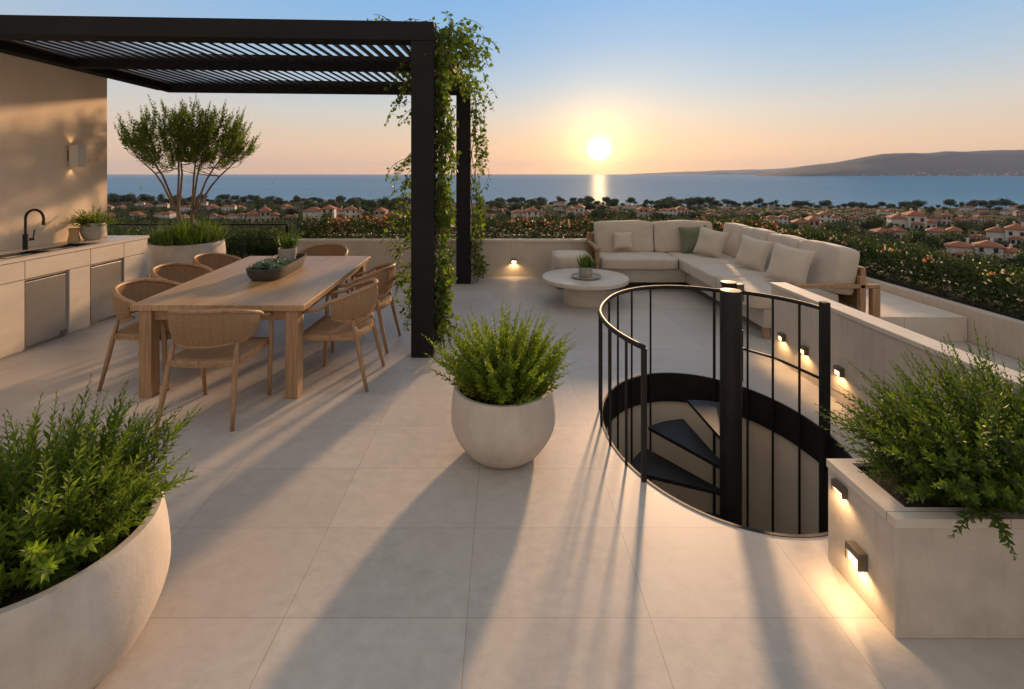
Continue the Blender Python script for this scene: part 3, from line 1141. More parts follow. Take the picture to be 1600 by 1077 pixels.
def make_table_tray():
    o = (-2.235, 4.86, 0.711)
    rz = R(5)
    t = thing('planter_tray', 'long charcoal boat shaped tray of blue green succulents on the dining table', 'planter', o, rz)
    L, W, hh = 0.47, 0.175, 0.115
    n = 40

    def ring(sx, sy, z):
        out = []
        for i in range(n):
            a = 2 * PI * i / n
            c, s_ = math.cos(a), math.sin(a)
            e = 0.45
            out.append((sx * math.copysign(abs(c) ** e, c), sy * math.copysign(abs(s_) ** e, s_), z))
        return out
    b = MB()
    rings = [ring(W * 0.78, L * 0.86, 0.0), ring(W * 0.92, L * 0.955, 0.05), ring(W, L, hh), ring(W - 0.014, L - 0.014, hh), ring(W - 0.02, L - 0.02, hh - 0.03)]
    vs = [p for r_ in rings for p in r_]
    fs = [tuple(reversed(range(n)))]
    for i in range(len(rings) - 1):
        for k in range(n):
            fs.append((i * n + k, i * n + (k + 1) % n, (i + 1) * n + (k + 1) % n, (i + 1) * n + k))
    b.add(vs, fs)
    b.build('tray', 'tray_charcoal', t, smooth=True, angle=40)
    MB().add(ring(W - 0.019, L - 0.019, hh - 0.028), [tuple(range(n))]).build('soil', 'soil', t)
    s = MB()
    for x, y, r_ in ((-0.02, -0.27, 0.125), (0.085, -0.18, 0.10), (-0.09, -0.14, 0.10), (0.0, -0.08, 0.115), (0.10, -0.33, 0.085), (-0.10, -0.34, 0.08), (0.09, -0.02, 0.08), (-0.09, 0.02, 0.08)):
        rosette(s, (x, y, hh - 0.025), r_, 11)
    s.build('succulents', 'succulent', t)
    # a small pot standing in the tray's far end
    p = thing('potted_plant', 'grassy plant in a pale grey pot standing at the far end of the table tray', 'potted plant', (o[0] - 0.018, o[1] + 0.24, o[2] + hh - 0.027))
    q = MB().lathe([(0.075, 0.0), (0.088, 0.05), (0.092, 0.12), (0.082, 0.12), (0.080, 0.10)], 32)
    q.build('pot', 'glazed_grey', p, smooth=True, angle=40)
    g = MB()
    for i in range(150):
        a = rnd.uniform(0, 6.28)
        el = R(rnd.uniform(35, 88))
        d = Vector((math.cos(a) * math.cos(el), math.sin(a) * math.cos(el), math.sin(el)))
        bs = Vector((math.cos(a) * 0.05 * rnd.random(), math.sin(a) * 0.05 * rnd.random(), 0.10))
        L2 = rnd.uniform(0.09, 0.20)
        g.leaf(bs, d, Vector((-d.y, d.x, 0.2)).cross(d), L2, 0.013, 0.1, 0.25)
    for i in range(12):
        a = rnd.uniform(0, 6.28)
        sprig(g, None, (0, 0, 0.10), Vector((math.cos(a) * 0.6, math.sin(a) * 0.6, 1)), rnd.uniform(0.18, 0.30), 10, 0.04, 0.35, 0.4)
    g.build('foliage', 'grass_blade', p)


make_table_tray()


# ------------------------------------------------------------------ round stone pots and their planting
def pot_profile(rb, rm, rr, h, zm=0.55, wall=0.03, depth=0.06):
    pr = [(rb * 0.93, 0.0), (rb, 0.012)]
    for i in range(1, 13):
        t = i / 12
        if t < zm:
            f = math.sin(PI / 2 * t / zm)
            r = rb + (rm - rb) * f
        else:
            f = (t - zm) / (1 - zm)
            r = rm + (rr - rm) * f ** 1.8
        pr.append((r, h * t))
    pr += [(rr - 0.004, h + 0.006), (rr - wall + 0.005, h + 0.006), (rr - wall, h), (rr - wall, h - depth)]
    return pr


def make_pot(t, rb, rm, rr, h, zm=0.55, wall=0.03, depth=0.06, mat='cast_concrete'):
    MB().lathe(pot_profile(rb, rm, rr, h, zm, wall, depth), 72, cap_last=False).build('pot', mat, t, smooth=True, angle=50)
    s = MB()
    n = 28
    vs, fs = [(0, 0, h - depth + 0.03)], []
    for r_ in range(1, 7):
        for k in range(n):
            a = 2 * PI * k / n
            rr_ = (rr - wall + 0.001) * r_ / 6
            z = h - depth + 0.03 * (1 - (r_ / 6) ** 2) + (0 if r_ == 6 else rnd.uniform(-0.01, 0.012))
            vs.append((rr_ * math.cos(a), rr_ * math.sin(a), z))
    for k in range(n):
        fs.append((0, 1 + k, 1 + (k + 1) % n))
    for r_ in range(5):
        for k in range(n):
            a = 1 + r_ * n
            fs.append((a + k, a + n + k, a + n + (k + 1) % n, a + (k + 1) % n))
    s.add(vs, fs).build('soil', 'soil', t)


def bush(t, z0, spread, rx, ry, hmin, hmax, count, ll, lw, nl, mat, fronds=0, frond_l=0.25, lean=1.0, env=None, cx=0, cy=0, ang=50, fl=0.07):
    lf, st = MB(), MB()
    for i in range(count):
        a = rnd.uniform(0, 6.28)
        q = math.sqrt(rnd.random())
        b = Vector((cx + math.cos(a) * q * rx * 0.8, cy + math.sin(a) * q * ry * 0.8, z0))
        tilt = R((8 + 58 * q ** 1.3) * spread * rnd.uniform(0.7, 1.2))
        a2 = a + rnd.uniform(-0.5, 0.5)
        d = Vector((math.cos(a2) * math.sin(tilt), math.sin(a2) * math.sin(tilt), math.cos(tilt)))
        L = rnd.uniform(hmin, hmax) * (1 - 0.30 * q) * (1 if rnd.random() < 0.75 else 1.12)
        sprig(lf, st, b, d, L, int(nl * L / hmax) + 6, ll, lw, 0.25 * lean, 0.003, env, ang, bottom=0.1)
    for i in range(fronds):
        a = rnd.uniform(0, 6.28)
        b = Vector((cx + math.cos(a) * rx * 0.72 * rnd.uniform(0.7, 1.1), cy + math.sin(a) * ry * 0.72 * rnd.uniform(0.7, 1.1), z0))
        el = R(rnd.uniform(15, 65))
        d = Vector((math.cos(a) * math.cos(el), math.sin(a) * math.cos(el), math.sin(el)))
        frond(lf, st, b, d, frond_l * rnd.uniform(0.7, 1.2), 15, fl, 1.3)
    st.build('stems', 'twig', t)
    lf.build('foliage', mat, t)


def plume_env(t):
    return (0.55 + 0.45 * math.sin(PI * min(1, 0.25 + t * 0.6))) * (1.0 if t < 0.7 else max(0.28, 1 - (t - 0.7) * 2.3))


def make_pots():
    t = thing('potted_shrub', 'bright feathery green shrub in a round stone pot in mid terrace', 'planter', (0.005, 2.98, 0))
    make_pot(t, 0.20, 0.318, 0.300, 0.405, 0.55, 0.028, 0.05)
    bush(t, 0.36, 0.70, 0.24, 0.24, 0.34, 0.60, 250, 0.038, 0.48, 56, 'shrub_leaf', 14, 0.15, 1.0, plume_env, fl=0.05)
    t = thing('potted_shrub', 'large stone pot of leafy green ferns cut off by the bottom left corner', 'planter', (-1.635, 1.69, 0))
    make_pot(t, 0.31, 0.400, 0.375, 0.44, 0.52, 0.035, 0.055)
    bush(t, 0.39, 0.66, 0.30, 0.30, 0.28, 0.56, 260, 0.050, 0.29, 56, 'fern_leaf', 60, 0.155, 1.0, plume_env, cx=-0.02, cy=0.03, fl=0.060)
    # square planter on the right
    t = thing('planter_box', 'square cream wall planter with lamps holding a dark leafy shrub', 'planter', (2.0, 1.96, 0))
    x0, x1, y0, y1 = -0.565, 0.508, -0.185, 0.185
    w = MB().box(x0, x1, y0, y1, 0, 0.405)
    w.build('box', 'cast_concrete', t, bevel=0.004)
    cp = MB()
    e, th = 0.004, 0.085
    for q in ((x0 - e, x1, y0 - e, y0 + 0.06), (x0 - e, x1, y1 - 0.03, y1 + e), (x0 - e, x0 + th, y0 + 0.06, y1 - 0.03)):
        cp.box(*q, 0.407, 0.440)
    cp.build('coping', 'coping', t)
    MB().box(x0 + th, x1, y0 + 0.06, y1 - 0.03, 0.406, 0.425).build('soil', 'soil', t)
    bush(t, 0.425, 1.0, 0.46, 0.17, 0.36, 0.66, 520, 0.041, 0.38, 58, 'fine_leaf', 90, 0.22, 1.0, plume_env, cx=0.09, cy=0.02, fl=0.05)


make_pots()


def make_small_plants():
    # on the kitchen counter
    t = thing('potted_plant', 'bushy green herb in a round grey pot on the kitchen counter', 'potted plant', (-4.93, 5.86, 0.9025))
    make_pot(t, 0.085, 0.125, 0.118, 0.20, 0.6, 0.014, 0.03, 'glazed_grey')
    bush(t, 0.17, 1.0, 0.10, 0.10, 0.14, 0.31, 70, 0.034, 0.5, 24, 'shrub_leaf')
    v = thing('clay_cup', 'small honey coloured clay cup beside the herb pot on the counter', 'cup', (-5.02, 5.70, 0.9025))
    MB().lathe([(0.058, 0), (0.06, 0.02), (0.045, 0.09), (0.052, 0.155), (0.046, 0.155), (0.040, 0.10)], 32).build('cup', 'honey_clay', v, smooth=True, angle=40)
    # on the coffee table
    t = thing('serving_tray', 'round shallow stone dish on the round coffee table', 'tray', (1.09, 6.33, 0.3425))
    MB().lathe([(0.16, 0), (0.185, 0.012), (0.195, 0.032), (0.185, 0.032), (0.172, 0.016)], 48).build('tray', 'glazed_grey', t, smooth=True, angle=40)
    t = thing('potted_plant', 'small spiky green plant in a grey pot on the coffee table dish', 'potted plant', (1.08, 6.32, 0.3590))
    make_pot(t, 0.075, 0.088, 0.086, 0.125, 0.6, 0.012, 0.02, 'glazed_grey')
    g = MB()
    for i in range(240):
        a = rnd.uniform(0, 6.28)
        el = R(rnd.uniform(20, 88))
        d = Vector((math.cos(a) * math.cos(el), math.sin(a) * math.cos(el), math.sin(el)))
        q = 0.065 * rnd.random()
        g.leaf(Vector((math.cos(a) * q, math.sin(a) * q, 0.105)), d, Vector((-d.y, d.x, 0.2)).cross(d), rnd.uniform(0.09, 0.21), 0.016, 0.12, 0.25)
    g.build('foliage', 'grass_blade', t)


make_small_plants()


def make_tree_pot():
    t = thing('potted_tree', 'slender multi stemmed small leaved tree in a big round pot beyond the kitchen', 'tree', (-4.66, 7.2, 0))
    make_pot(t, 0.36, 0.50, 0.475, 0.69, 0.6, 0.035, 0.05)
    # grassy skirt
    g = MB()
    for i in range(2200):
        a = rnd.uniform(0, 6.28)
        q = math.sqrt(rnd.random()) * 0.43
        el = R(rnd.uniform(15, 85) - 25 * q)
        d = Vector((math.cos(a + rnd.uniform(-0.7, 0.7)) * math.cos(el), math.sin(a + rnd.uniform(-0.7, 0.7)) * math.cos(el), math.sin(el)))
        L = rnd.uniform(0.08, 0.27) * (1.15 if math.sin(a * 5 + q * 9) > 0.2 else 0.75)
        g.leaf(Vector((math.cos(a) * q, math.sin(a) * q, 0.66 + 0.14 * (1 - (q / 0.43) ** 2))), d, Vector((-d.y, d.x, 0.1)).cross(d), L, 0.013, 0.12, 0.35)
    g.build('grass_skirt', 'grass_blade', t)
    tr, lf = MB(), MB()
    fork = []
    for b, d, L, r in (((-0.02, 0, 0.64), (-0.22, 0.02, 1.0), 0.50, 0.030), ((0.03, 0.0, 0.64), (0.15, -0.05, 1.0), 0.46, 0.032)):
        b, d = Vector(b), Vector(d)
        pts = [b + d * (L * f) + Vector((0.02 * math.sin(f * 5), 0, 0)) for f in (0, 0.25, 0.5, 0.75, 1)]
        tr.tube(pts, [r, r * 0.95, r * 0.88, r * 0.8, r * 0.72], 8, cap=False)
        fork.append(pts[-1])
    nodes = []
    for si, tip in ((0, (-0.86, 0.10, 2.02)), (0, (-0.55, -0.35, 2.30)), (0, (-0.30, 0.35, 2.45)), (0, (-0.10, -0.10, 2.40)),
                    (1, (0.12, 0.40, 2.40)), (1, (0.34, -0.25, 2.42)), (1, (0.60, 0.20, 2.22)), (1, (0.88, -0.08, 1.96))):
        a, e = fork[si], Vector(tip)
        m1 = a.lerp(e, 0.35) + Vector((0, 0, 0.10)) + rv(0.03)
        m2 = a.lerp(e, 0.7) + Vector((0, 0, 0.08)) + rv(0.03)
        pts = [a, a.lerp(m1, 0.5) + rv(0.01), m1, m1.lerp(m2, 0.5) + rv(0.02), m2, m2.lerp(e, 0.5) + rv(0.02), e]
        tr.tube(pts, [0.019, 0.017, 0.015, 0.012, 0.010, 0.007, 0.005], 6, cap=False)
        nodes += pts[3:]
    c0 = Vector((0.03, 0, 1.82))
    for i in range(440):
        u = rv(1)
        while u.length > 1:
            u = rv(1)
        u.z = abs(u.z)
        u = u.normalized() * (u.length ** 0.7)
        p = c0 + Vector((u.x * 0.86, u.y * 0.62, u.z * 0.78 - 0.10 + 0.20 * abs(u.x)))
        q = min(nodes, key=lambda w_: (w_ - p).length + (0.25 if w_.z > p.z else 0))
        mid = q.lerp(p, 0.5) + Vector((0, 0, -0.02)) + rv(0.02)
        tr.tube([q, mid, p], [0.0045, 0.0035, 0.0025], 4, cap=False)
        d = (p - Vector((0, 0, 1.15))).normalized() + Vector((0, 0, 0.35)) + rv(0.25)
        sprig(lf, tr, p, d, rnd.uniform(0.16, 0.42), 24, 0.056, 0.52, -0.15, 0.0025, None, 55)
        if rnd.random() < 0.5:
            sprig(lf, tr, mid, d + rv(0.7), rnd.uniform(0.14, 0.28), 18, 0.05, 0.52, -0.1, 0.0022, None, 55)
    tr.build('trunk', 'bark', t, smooth=True)
    lf.build('crown', 'olive_leaf', t)


make_tree_pot()


# ------------------------------------------------------------------ spiral stair and its guard rail
def ell(tdeg, k=1.0):
    return Vector((HX + HA * k * math.cos(R(tdeg)), HY + HB * k * math.sin(R(tdeg)), 0))


def make_stair():
    t = thing('spiral_stair', 'black metal spiral stair with wedge treads going down through the terrace', 'stair', (HX, HY, -3.1))
    o = Vector((HX, HY, -3.1))
    pc = Vector((1.475, 3.14, 0)) - o
    r = 0.066
    MB().lathe([(r, 0.0), (r, 4.03), (r - 0.004, 4.046), (0.0, 4.05)], 40, (pc.x, pc.y, 0), True, False).build('centre_pole', 'black_metal', t, smooth=True, angle=40)
    for k in range(20):
        a0 = 62 + 33 * k
        z = -0.105 - 0.147 * k + 3.1
        ring = []
        m = 6
        for i in range(m + 1):
            an = R(a0 + 30 * i / m)
            ring.append((pc.x + 0.64 * math.cos(an), pc.y + 0.68 * math.sin(an)))
        for i in (m, 0):
            an = R(a0 + 30 * i / m)
            ring.append((pc.x + 0.058 * math.cos(an), pc.y + 0.058 * math.sin(an)))
        n = len(ring)
        mb = MB().add([(x, y, z) for x, y in ring] + [(x, y, z + 0.026) for x, y in ring],
                      [tuple(reversed(range(n))), tuple(range(n, 2 * n))] + [(i, (i + 1) % n, n + (i + 1) % n, n + i) for i in range(n)])
        mb.build('tread', 'black_metal', t, bevel=0.002)
    # steel band lining the opening
    bd = MB()
    n = 96
    vs = []
    for (k, z) in ((0.985, 3.104), (0.985, 2.865), (1.003, 2.865), (1.003, 3.104)):
        for i in range(n):
            p = ell(360 * i / n, k) - o
            vs.append((p.x, p.y, z))
    fs = []
    for q in range(4):
        for i in range(n):
            a, b_ = q * n, ((q + 1) % 4) * n
            fs.append((a + i, a + (i + 1) % n, b_ + (i + 1) % n, b_ + i))
    bd.add(vs, fs).build('rim_band', 'black_metal', t, smooth=True, angle=40)


make_stair()


def make_guard():
    t = thing('guard_rail', 'curved black railing with thin balusters round the stair opening', 'railing', (HX, HY, 0))
    o = Vector((HX, HY, 0))

    def rz(a):
        return 0.737 + 0.075 * max(0, (60 - a) / 65.0)
    pts = []
    for i in range(61):
        a = 213 - 216 * i / 60
        p = ell(a, 0.985 if a < 150 else 0.985 + 0.03 * min(1, (a - 150) / 20)) - o
        pts.append(Vector((p.x, p.y, rz(a))))
    MB().tube(pts, 0.0155, 10).build('top_rail', 'black_metal', t, smooth=True)
    p = ell(213, 1.015) - o
    MB().box(p.x - 0.014, p.x + 0.014, p.y - 0.014, p.y + 0.014, 0.0, 0.735).build('post', 'black_metal', t, bevel=0.003)
    p = ell(-3, 0.955) - o
    MB().box(p.x - 0.024, p.x + 0.024, p.y - 0.024, p.y + 0.024, -1.6, 0.865).build('post', 'black_metal', t, bevel=0.003)
    for a in (203, 190, 176, 162, 148, 134, 119, 103, 61, 57, 42, 28, 13):
        if a >= 155:
            p = ell(a, 1.015) - o
            z0 = 0.0
        else:
            p = ell(a, 0.962) - o
            z0 = -1.5
        MB().tube([(p.x, p.y, z0), (p.x, p.y, rz(a) - 0.01)], 0.0085 if a not in (61,) else 0.012, 8).build('baluster', 'black_metal', t, smooth=True, angle=50)
    # low sloping handrail on the wall side
    q0, q1 = ell(54, 1.03) - o, ell(2, 1.0) - o
    MB().tube([q0 + Vector((0, 0, 0.30)), q0.lerp(q1, 0.5) + Vector((0.07, 0.05, 0.31)), q1 + Vector((0, 0, 0.33))], 0.010, 8).build('handrail', 'black_metal', t, smooth=True)
    p = ell(47, 1.13) - o
    MB().tube([(p.x, p.y, 0.001), (p.x, p.y, 0.42)], 0.010, 8).build('brace', 'black_metal', t, smooth=True, angle=50)
    # capped stub post with its latch
    p = ell(53, 1.02) - o
    MB().lathe([(0.052, 0.60), (0.052, 0.79), (0.06, 0.79), (0.06, 0.815), (0.0, 0.818)], 28, (p.x, p.y, 0), True, False).build('post_cap', 'black_metal', t, smooth=True, angle=40)
    MB().box(p.x + 0.052, p.x + 0.115, p.y - 0.03, p.y + 0.03, 0.66, 0.80).build('latch', 'bronze', t, bevel=0.006)


make_guard()


# ------------------------------------------------------------------ lounge furniture
def make_lounge():
    t = thing('coffee_table', 'low round stone coffee table on a thick drum foot before the sofa', 'table', (1.09, 6.42, 0))
    MB().lathe([(0.545, 0.285), (0.562, 0.292), (0.568, 0.318), (0.562, 0.338), (0.548, 0.3415)], 96).build('table_top', 'travertine', t, smooth=True, angle=35)
    MB().lathe([(0.285, 0.001), (0.287, 0.01), (0.280, 0.284)], 64).build('pedestal', 'travertine', t, smooth=True, angle=50)

    s = thing('sectional_sofa', 'beige L shaped sofa with pale wooden frame facing the coffee table', 'sofa', (2.6, 7.0, 0))
    o = Vector((2.6, 7.0, 0))

    def bx(x0, x1, y0, y1, z0, z1, nm, mat='teak', bv=0.006):
        return MB().box(x0 - o.x, x1 - o.x, y0 - o.y, y1 - o.y, z0, z1).build(nm, mat, s, bevel=bv)
    bx(1.44, 2.66, 7.03, 7.95, 0.12, 0.315, 'base_frame', 'stone_fabric', 0.012)
    bx(2.66, 3.70, 4.95, 7.95, 0.12, 0.315, 'base_frame', 'stone_fabric', 0.012)
    for x, y in ((1.52, 7.10), (2.72, 7.10), (1.52, 7.86), (2.72, 5.02), (3.6, 5.02), (3.6, 7.86)):
        bx(x - 0.03, x + 0.03, y - 0.03, y + 0.03, 0.0, 0.118, 'foot', 'teak_upright')

    def cush(x0, x1, y0, y1, z0, z1, nm, p=18.0, crown=0.016, tilt=None, seed=0):
        c = Vector(((x0 + x1) / 2, (y0 + y1) / 2, (z0 + z1) / 2)) - o
        MB().soft(c, (x1 - x0, y1 - y0, z1 - z0), p, 18, crown, tilt, 0.010, seed).build(nm, 'linen', s, smooth=True)
    # seats
    cush(1.445, 2.545, 6.98, 7.66, 0.315, 0.470, 'seat_cushion', seed=1)
    cush(2.555, 3.45, 6.62, 7.66, 0.312, 0.468, 'seat_cushion', seed=2)
    cush(2.53, 3.45, 5.78, 6.61, 0.315, 0.472, 'seat_cushion', seed=3)
    cush(2.53, 3.45, 4.94, 5.77, 0.315, 0.472, 'seat_cushion', seed=4)
    # backs along the parapet
    tb = Matrix.Rotation(R(-9), 3, 'X')
    cush(1.47, 2.365, 7.60, 7.82, 0.455, 0.935, 'back_cushion', 18.0, 0.018, tb, 5)
    cush(2.375, 3.30, 7.60, 7.82, 0.455, 0.935, 'back_cushion', 18.0, 0.018, tb, 6)
    # backs along the right run
    tr = Matrix.Rotation(R(9), 3, 'Y')
    for i, (a, b) in enumerate(((6.98, 7.56), (6.30, 6.97), (5.66, 6.29), (4.96, 5.65))):
        cush(3.40, 3.63, a, b, 0.455, 0.925 - (0.01 if i == 2 else 0), 'back_cushion', 16.0, 0.025, tr, 7 + i)
    bx(1.44, 3.70, 7.88, 7.93, 0.316, 0.74, 'back_frame')
    bx(3.66, 3.71, 4.96, 7.87, 0.316, 0.74, 'back_frame')
    # arms
    a = bx(2.96, 3.805, 4.89, 4.945, 0.540, 0.580, 'arm')
    bx(3.722, 3.80, 4.885, 4.95, 0.252, 0.539, 'arm_post', 'teak_upright')
    bx(3.60, 3.655, 4.89, 4.945, 0.30, 0.66, 'arm_post', 'teak_upright')
    bx(2.98, 3.03, 4.89, 4.945, 0.10, 0.539, 'arm_post', 'teak_upright')
    bx(1.36, 1.425, 7.02, 7.94, 0.585, 0.622, 'arm')
    bx(1.365, 1.42, 7.10, 7.15, 0.0, 0.584, 'arm_post', 'teak_upright')
    bx(1.365, 1.42, 7.84, 7.89, 0.0, 0.75, 'arm_post', 'teak_upright')

    t = thing('ottoman', 'square beige upholstered ottoman between the lamp wall and the sofa arm', 'ottoman', (1.05, 7.42, 0))
    MB().soft((0, 0, 0.385), (0.56, 0.66, 0.20), 9, 12, 0.015, None, 0.004, 3).build('cushion', 'linen', t, smooth=True)
    MB().box(-0.27, 0.27, -0.32, 0.32, 0.08, 0.29).build('base', 'stone_fabric', t, bevel=0.01)
    for x in (-0.22, 0.22):
        for y in (-0.27, 0.27):
            MB().box(x - 0.02, x + 0.02, y - 0.02, y + 0.02, 0, 0.079).build('foot', 'teak_upright', t)

    def pil(loc, w, h, th, rz, lean, mat, lab, roll=0, seed=0):
        m = (Matrix.Rotation(R(rz), 3, 'Z') @ Matrix.Rotation(R(-lean), 3, 'X') @ Matrix.Rotation(R(roll), 3, 'Y'))
        q = MB().pillow((0, 0, 0), w, h, th, m, 16, seed).build('throw_pillow', mat, None, smooth=True, loc=loc)
        tag(q, lab, 'pillow', 'loose pillows on the sofa')
    pil((1.86, 7.50, 0.665), 0.30, 0.27, 0.10, 0, 12, 'linen_pillow', 'small flat beige pillow leaning on the first sofa back cushion by the wooden arm', 0, 1)
    pil((2.94, 7.46, 0.685), 0.42, 0.42, 0.13, -12, 14, 'sage_linen', 'sage green pillow in the corner of the sofa', -6, 2)
    pil((3.05, 7.13, 0.685), 0.42, 0.42, 0.15, -42, 16, 'linen_pillow', 'beige pillow in the sofa corner leaning over the green one', 10, 3)
    pil((3.18, 6.18, 0.685), 0.42, 0.42, 0.15, -58, 18, 'linen_pillow', 'beige pillow halfway along the right run of the sofa', 8, 4)
    pil((3.16, 5.36, 0.69), 0.44, 0.44, 0.15, -52, 18, 'linen_pillow', 'beige pillow on the right run closest to the wooden end arm', 8, 5)


make_lounge()


# ------------------------------------------------------------------ climbing vines on the pergola
def strand(lf, st, p, d, L, ll, grav=0.5, wob=0.25, hug=None, step=0.028):
    p, d = Vector(p), Vector(d).normalized()
    pts = [p.copy()]
    n = max(3, int(L / 0.05))
    for i in range(n):
        d = (d + rv(wob) * 0.5 + Vector((0, 0, -grav * 0.3))).normalized()
        if hug is not None:
            pull = Vector((hug.x - p.x, hug.y - p.y, 0))
            if pull.length > 0.13:
                d = (d + pull.normalized() * 0.25).normalized()
        p = p + d * (L / n)
        if p.z < 0.03:
            break
        pts.append(p.copy())
    if len(pts) < 2:
        return
    st.tube(pts, 0.0028, 3, cap=False)
    tot = (len(pts) - 1) * (L / n)
    for i in range(int(tot / step)):
        f = i * step / (L / n)
        k = min(int(f), len(pts) - 2)
        q = pts[k].lerp(pts[k + 1], f - k)
        ld = rv(1) + Vector((0, 0, -0.35))
        if ld.length < 0.1:
            continue
        w = ll * rnd.uniform(0.6, 1.2)
        lf.leaf(q + ld.normalized() * 0.012, ld, rv(1), w, w * 0.72, 0.12, 0.15)


def make_vines():
    t = thing('climbing_vine', 'leafy vine trailing down the front pergola post and over its beam end', 'vine', (PF.x, PF.y, 0))
    lf, st = MB(), MB()
    # main stems twining up behind and right of the post
    for k in range(4):
        pts = []
        for i in range(30):
            z = 3.0 * i / 29
            pts.append((0.13 + 0.05 * math.sin(k * 2 + z * 3.1), 0.10 + 0.07 * math.cos(k * 1.7 + z * 2.3) + 0.05 * k, z))
        st.tube(pts, 0.006, 5, cap=False)
    hug = Vector((0.16, 0.14, 0))
    for i in range(165):                # curtain on the right / rear side, down to the floor
        z = rnd.uniform(0.25, 3.0)
        strand(lf, st, (rnd.uniform(0.11, 0.19), rnd.uniform(-0.05, 0.25), z), rv(0.5) + Vector((0.05, 0.1, -0.6)), rnd.uniform(0.2, 0.6), 0.066, 0.8, 0.28, hug, 0.032)
    for i in range(58):                 # left side, thinner
        z = rnd.uniform(0.3, 2.85)
        side = rnd.uniform(0.2, 1.0) * (1.0 if z > 0.9 else 0.55)
        strand(lf, st, (-0.10 - rnd.uniform(0, 0.05), 0.08 + rnd.uniform(0, 0.2), z), Vector((-side, rnd.uniform(-0.1, 0.4), rnd.uniform(-0.6, 0.35))), rnd.uniform(0.16, 0.45), 0.052, 0.8, 0.3)
    for i in range(80):                 # crown of leaves over the beam corner
        a = rnd.uniform(0, 6.28)
        strand(lf, st, (rnd.uniform(-0.15, 0.42) if i % 2 else rnd.uniform(0.05, 0.35), rnd.uniform(0.0, 0.8), 3.05 + rnd.uniform(-0.15, 0.08)),
               Vector((0.5 * math.cos(a) + 0.25, 0.5 * math.sin(a), rnd.uniform(-0.2, 0.9))), rnd.uniform(0.2, 0.5), 0.056, 0.75, 0.3)
    for i in range(10):
        strand(lf, st, (rnd.uniform(-0.55, -0.1), 0.05, 3.11), Vector((rnd.uniform(-1, 0.4), 0.1, 0.35)), rnd.uniform(0.12, 0.25), 0.045, 0.9, 0.2)
    st.build('stems', 'twig', t)
    lf.build('foliage', 'vine_leaf', t)

    t = thing('climbing_vine', 'airy vine hanging down the rear pergola post and its side beam', 'vine', (PR.x, PR.y, 0))
    lf, st = MB(), MB()
    for k in range(3):
        pts = [(0.14 + 0.05 * math.sin(k * 2 + 0.1 * i * 3.1), -0.02 + 0.1 * k - 0.08 * math.cos(i * 0.3), 3.0 * i / 29) for i in range(30)]
        st.tube(pts, 0.006, 5, cap=False)
    hug = Vector((0.19, 0.0, 0))
    for i in range(70):
        z = 3.05 * rnd.random() ** 0.8
        strand(lf, st, (rnd.uniform(0.12, 0.26), rnd.uniform(-0.1, 0.25), max(0.25, z)), rv(0.5) + Vector((0.3, 0, -0.5)), rnd.uniform(0.25, 0.65), 0.066, 0.75, 0.32, hug, 0.036)
    for i in range(14):
        strand(lf, st, (-0.12, rnd.uniform(-0.1, 0.2), rnd.uniform(0.4, 2.6)), Vector((-0.6, -0.2, -0.3)), rnd.uniform(0.2, 0.4), 0.055, 0.8, 0.3)
    for i in range(38):                 # over the side beam towards the front
        f = rnd.random()
        q = (PF - PR) * f * 0.75
        strand(lf, st, (q.x + rnd.uniform(0.0, 0.26), q.y, 2.95 + rnd.uniform(-0.1, 0.2)), Vector((rnd.uniform(-0.1, 0.9), rnd.uniform(-0.5, 0.5), rnd.uniform(-0.3, 0.6))), rnd.uniform(0.25, 0.55), 0.06, 0.85, 0.3)
    st.build('stems', 'twig', t)
    lf.build('foliage', 'vine_leaf', t)


make_vines()


